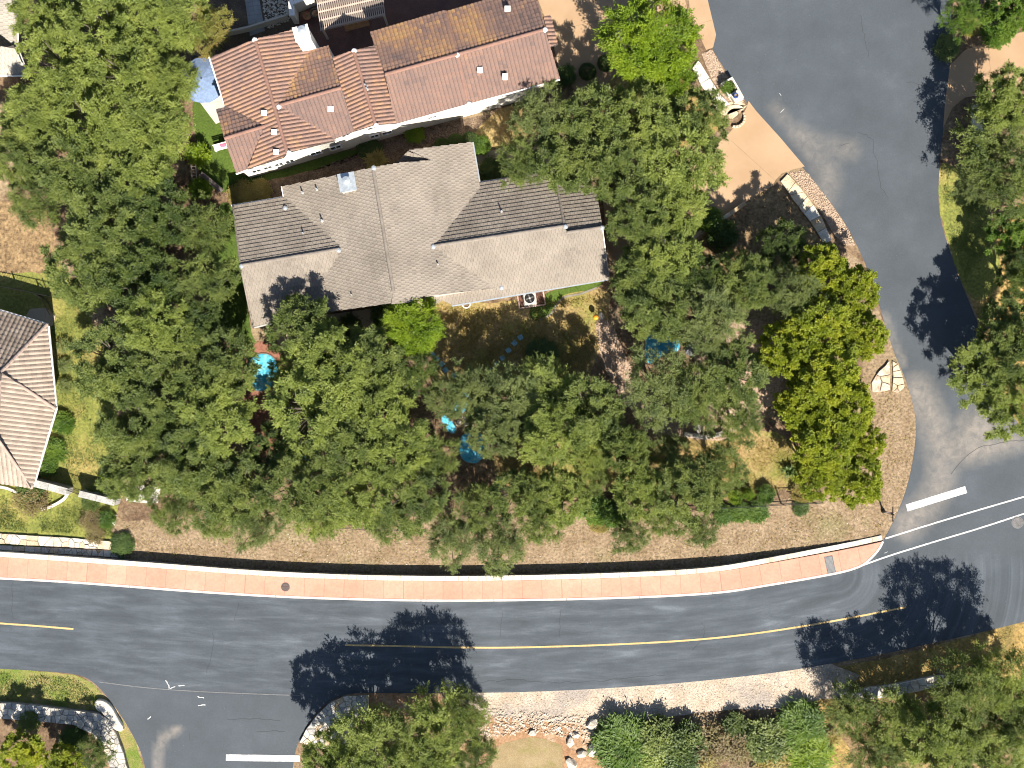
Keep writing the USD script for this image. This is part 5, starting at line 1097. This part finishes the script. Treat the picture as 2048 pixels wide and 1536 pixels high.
for (row,) in TREES:
    kk, cc, px, py, rr, hh, *txt = row.split(' '); kind = {'o': O, 'f': F_, 'b': B_, 'w': W_}[kk]; t = ' '.join(txt)
    nm, word = NMS[kind]
    place(nm, KL[kind], float(px), float(py), float(rr) * 1.0, float(hh), COL[cc], f'{WORD[cc]} {word} {t}', 'tree', None, rgt)
# trees just outside the frame whose shade falls into it
for px, py, r, h, m in ((760, 1620, 85, 6, 'olive'), (1960, 1620, 85, 7, 'olive')):
    place('live_oak', KL[O], px, py, r, h, m, 'live oak standing below the frame edge, at x %d' % px if False else ('live oak just below the frame edge, under the stone apron cluster' if px < 1000 else 'live oak just below the frame edge, in the lower right grove'), 'tree', None, rgt)

# low planting
def bush_mesh(seed, n=5200, L=.07, W=.04):
    rg = np.random.default_rng(seed); d = unit(rg, n, -.5); r = (.60 + .04 * rg.normal(0, 1, (len(d), 1))) * (1 + .12 * (meshkit.fbm(d * 3 + seed, 2)[:, None] - .5))
    return leaves(rg, d * r + [0, 0, .5], d * .5 + rg.normal(0, .6, d.shape), L, W)
def blades(seed, n=900, L=.7, arch=.6, w=.03):
    rg = np.random.default_rng(seed); v, f = [], []
    for i in range(n):
        a = rg.uniform(0, 6.28); b = rg.uniform(.15, 1) * arch; l = L * rg.uniform(.6, 1.1); p0 = rg.normal(0, .08, 3); p0[2] = 0
        h = np.array([math.cos(a), math.sin(a), 0]); sd = np.array([-h[1], h[0], 0]) * w
        p1 = p0 + h * l * b * .45 + [0, 0, l * .6]; p2 = p0 + h * l * b * 1.1 + [0, 0, l * (.85 - .5 * b)]
        k = len(v); v += [p0 - sd, p0 + sd, p1 - sd * .8, p1 + sd * .8, p2]; f += [[k, k + 1, k + 3], [k, k + 3, k + 2], [k + 2, k + 3, k + 4]]
    return np.array(v), np.array(f)
def stems(seed, n=7, h=.5):
    rg = np.random.default_rng(seed); return cat(*[tube([[0, 0, -.02], [*(rg.normal(0, .1, 2)), h * .5], [*(rg.normal(0, .28, 2)), h]], [.02, .015, .006], 5) for _ in range(n)])
def shrubm(seed, **kw):
    a = dict(R=.5, zc=.52, rz=.42, nc=34, ntw=9, nl=10, L=.10, W=.055, tw=.24, inner=8); a.update(kw)
    return crown(seed, **a)[0]
KL['box'] = [klass(f'boxwood_shape_{i}', bush_mesh(40 + i), stems(i), 'foliage', 'stems') for i in range(2)]
KL['shrub'] = [klass(f'shrub_shape_{i}', shrubm(50 + i), stems(10 + i), 'foliage', 'stems') for i in range(3)]
KL['fern'] = [klass(f'fern_shape_{i}', shrubm(60 + i, ntw=11, nl=12, L=.15, W=.035, tw=.34, spread=.6), stems(20 + i), 'foliage', 'stems') for i in range(2)]
KL['bare'] = [klass(f'bare_shape_{i}', shrubm(70 + i, nc=22, ntw=8, nl=7, L=.10, W=.045, tw=.3), stems(30 + i, 14, .75), 'foliage', 'stems') for i in range(2)]
KL['grass'] = [klass(f'tuft_shape_{i}', blades(80 + i), None, 'foliage') for i in range(2)]
KL['agave'] = [klass('agave_shape', blades(90, 46, .75, .9, .06), None, 'foliage')]
SHRUBS = """box box 1175 143 17 .9 clipped round, by the red house driveway, left of its pair
box box 1211 126 15 .9 clipped round, half under the bright green tree
box box 884 292 16 .8 clipped round, leftmost behind the grey roof's north edge
box box 912 284 16 .8 clipped round, middle one behind the grey roof's north edge
box box 939 279 16 .8 clipped round, right one behind the grey roof's north edge
shrub green 962 290 20 1 leafy, at the grey roof's north-east corner
shrub box 1132 152 20 1 dark and leafy, beside the red house's east corner
shrub lime_leaf 828 266 20 .9 lime green and round, between red wall and grey roof
grass goldgrass 752 322 34 1 golden and arching, north of the grey roof ridge
shrub box 738 290 24 .9 dark green, above the golden grass clump
shrub goldgrass 487 388 26 .8 yellowing, by the grey house's north-west corner
shrub goldgrass 522 380 22 .8 small yellowing, beside the grey house's west gable
shrub green 125 846 24 .8 bright green, upper one in the bed beside the tan roof
shrub green 106 902 25 .8 bright green, middle one in the bed beside the tan roof
shrub green 92 932 22 .8 bright green, lowest in the bed beside the tan roof
bare brownleaf 62 1002 34 .9 brown and twiggy, below the wall left of the gate
shrub box 60 975 26 .8 dark green, under the tan roof's lowest corner
bare brownleaf 182 1040 24 .8 brown and twiggy, below the wall right of the gate
bare brownleaf 190 1070 20 .5 thin and dry, above the stone terrace wall
shrub dark 180 1003 20 .9 dark, against the wall right of the gate
shrub green 212 1040 18 .7 green, inside the short white edging
shrub box 247 1090 24 .5 low green, at the terrace wall's end
shrub lime_leaf 216 970 22 1.2 broad-leaved lime, behind the wall right of the gate
bare grey 130 692 17 .7 young greyish, uppermost of three on the left lawn
bare grey 129 732 17 .7 young greyish, middle of three on the left lawn
bare grey 132 772 17 .7 young greyish, lowest of three on the left lawn
shrub lime_leaf 1471 994 15 .9 yellow-green, first inside the corner fence
shrub lime_leaf 1495 989 12 1.1 narrow yellow-green, second inside the corner fence
shrub green 1531 990 18 1 round green, third inside the corner fence
shrub goldgrass 1606 984 22 .8 tan-flowered, at the corner fence's right end
shrub green 1446 1030 20 .8 green, first of the row outside the corner fence
shrub green 1480 1026 22 .8 green, second of the row outside the corner fence
shrub green 1515 1024 22 .8 green, third of the row outside the corner fence
shrub box 1602 1016 15 .6 small dark green, outside the corner fence's right end
agave box 1581 943 26 .8 spiky, in the corner lawn shade
fern green 1248 1490 56 1.3 big bright green feathery, right of the boulders
shrub olive 1318 1478 44 1.6 grey-green, second from the boulders along the bottom planting
shrub bright 1300 1525 40 1.2 olive, at the bottom edge below the feathery one
shrub dark 1372 1488 42 1.6 dark green, in the middle of the bottom planting
bare brownleaf 1425 1490 42 1.4 brownish and thin, right of the middle of the bottom planting
bare brownleaf 1478 1500 40 1.2 brown-tinged, in the bottom planting
shrub olive 1530 1482 42 1.4 olive, near the right of the bottom planting
bare goldgrass 1390 1532 44 1 straw-coloured, at the bottom edge
bare goldgrass 1545 1530 46 1 pale straw-coloured, right part of the bottom edge
fern green 1602 1450 44 1.1 bright green grassy, top right of the bottom planting
fern lime_leaf 1618 1510 46 1.0 bright green grassy, beside the sandy path
shrub box 1350 1525 36 1.3 dark, low in the bottom planting
shrub dark 1470 1455 26 1.0 dark, against the gravel shadow
shrub dark 1082 706 30 .7 low green, right of the stepping stones
shrub green 1190 1022 30 1.3 glossy green, on the verge under the sunlit lawn patch
shrub green 1232 1028 30 1.3 glossy green, right neighbour on the verge under the sunlit lawn patch
shrub goldgrass 1200 1048 18 .7 yellow, at the verge edge
shrub green 1420 440 26 1.6 upright green, at the stone curb of the driveway
shrub box 1448 470 30 1.8 dark, behind the driveway's stone curb
shrub dark 985 345 30 .9 dark, in shade beside the patio walk
shrub green 1065 345 24 .7 in shade under the grey roof's lower east eave
shrub lime_leaf 395 310 24 1.4 yellow-green, at the turf's left edge
shrub lime_leaf 400 378 22 1.2 yellow-green, beside the timber trough's lower end
shrub dark 700 655 26 1.0 dark, in front of the shaded south terrace
shrub box 770 632 28 1.2 dark, left of the lime green tree
shrub grey 1895 95 26 .9 pale green, upper street corner on the right
grass goldgrass 1940 55 30 .8 straw grass, upper street corner on the right
shrub green 1995 60 34 1.2 green, in the upper right corner bed
shrub olive 60 1440 22 .8 low, behind the rubble terrace
shrub box 145 1478 26 .9 dark, inside the rubble terrace
shrub green 1456 176 14 1.15 filling the square stone planter box
grass goldgrass 1665 1475 28 .6 straw grass, beside the sandy path""".split('\n')
H0 = {'box': 1.1, 'shrub': 1.15, 'fern': 1.15, 'bare': 1.15, 'grass': .65, 'agave': .65}; R0 = {'box': .64, 'shrub': .68, 'fern': .75, 'bare': .72, 'grass': .62, 'agave': .72}
NM = {'box': ('round_shrub', 'boxwood shrub'), 'shrub': ('shrub', 'shrub'), 'fern': ('feathery_shrub', 'shrub'), 'bare': ('twiggy_shrub', 'shrub'), 'grass': ('grass_clump', 'grass clump'), 'agave': ('agave', 'agave plant')}
for row in SHRUBS:
    kk, mm, px, py, rr, hh, t = row.split(' ', 6)
    place(NM[kk][0], KL[kk], float(px), float(py), float(rr), float(hh), mm, f'{NM[kk][1]}, {t}', 'grass clump' if kk == 'grass' else 'shrub', None, rgt, .5, R0[kk], H0[kk])

# grass blades, twigs and fallen leaves lying on the open ground
def litter_blades(name, pts, n, L, m, seed, flatn=.5):
    rg = np.random.default_rng(seed); poly = rough_poly(pts, 0, smooth=False); x0, y0, x1, y1 = poly.bounds
    q = rg.uniform((x0, y0), (x1, y1), (n * 3, 2)); q = q[shapely.contains_xy(poly, q[:, 0], q[:, 1])]
    keep = meshkit.fbm(np.c_[q * .9, np.zeros(len(q))], 3, seed) + rg.normal(0, .08, len(q)) > .46; q = q[keep][:n]
    ax = rg.normal(0, 1, (len(q), 3)); ax[:, 2] = np.abs(ax[:, 2]) * flatn + .1
    v, f = leaves(rg, np.c_[q, np.full(len(q), .02)], ax, L, L * .22, .4); obj(name, (v, f), M[m], kind='stuff')
litter_blades('dry_grass', [(240, 1045), (500, 1050), (900, 1066), (1300, 1040), (1640, 1010), (1740, 900), (1740, 720), (1800, 770), (1828, 860), (1818, 950), (1780, 1045), (1755, 1068), (1550, 1105), (1350, 1134), (1040, 1145), (700, 1142), (260, 1112)], 8000, .18, 'goldgrass', 301)
litter_blades('lawn_grass', [(100, 640), (150, 560), (210, 700), (235, 880), (200, 960), (130, 970), (120, 850)], 5000, .16, 'olive', 302, .8)
litter_blades('lawn_grass', [(-10, 985), (80, 1025), (150, 1000), (230, 1050), (220, 1072), (-10, 1058)], 4000, .16, 'olive', 303, .8)
litter_blades('yard_grass', [(870, 610), (1000, 620), (1190, 590), (1205, 650), (1160, 780), (900, 760)], 9000, .18, 'goldgrass', 304, .6)
litter_blades('yard_grass', [(1000, 890), (1330, 880), (1580, 880), (1600, 980), (1250, 980), (1000, 960)], 8000, .18, 'goldgrass', 305, .6)
litter_blades('fallen_leaves', [(360, 700), (860, 640), (1000, 800), (1250, 860), (1560, 700), (1600, 540), (1250, 580), (1240, 1000), (700, 1030), (380, 1000)], 12000, .13, 'brownleaf', 306, .2)
litter_blades('fallen_leaves', [(1650, 1345), (1850, 1295), (2048, 1250), (2048, 1330), (1850, 1350), (1680, 1385)], 4000, .15, 'goldgrass', 307, .2)
litter_blades('verge_grass', [(1885, 350), (1960, 390), (1990, 480), (1930, 560), (1890, 450)], 3000, .16, 'olive', 308, .7)
litter_blades('island_grass', [(0, 1345), (150, 1357), (200, 1395), (190, 1415), (0, 1400)], 3000, .16, 'olive', 309, .7)
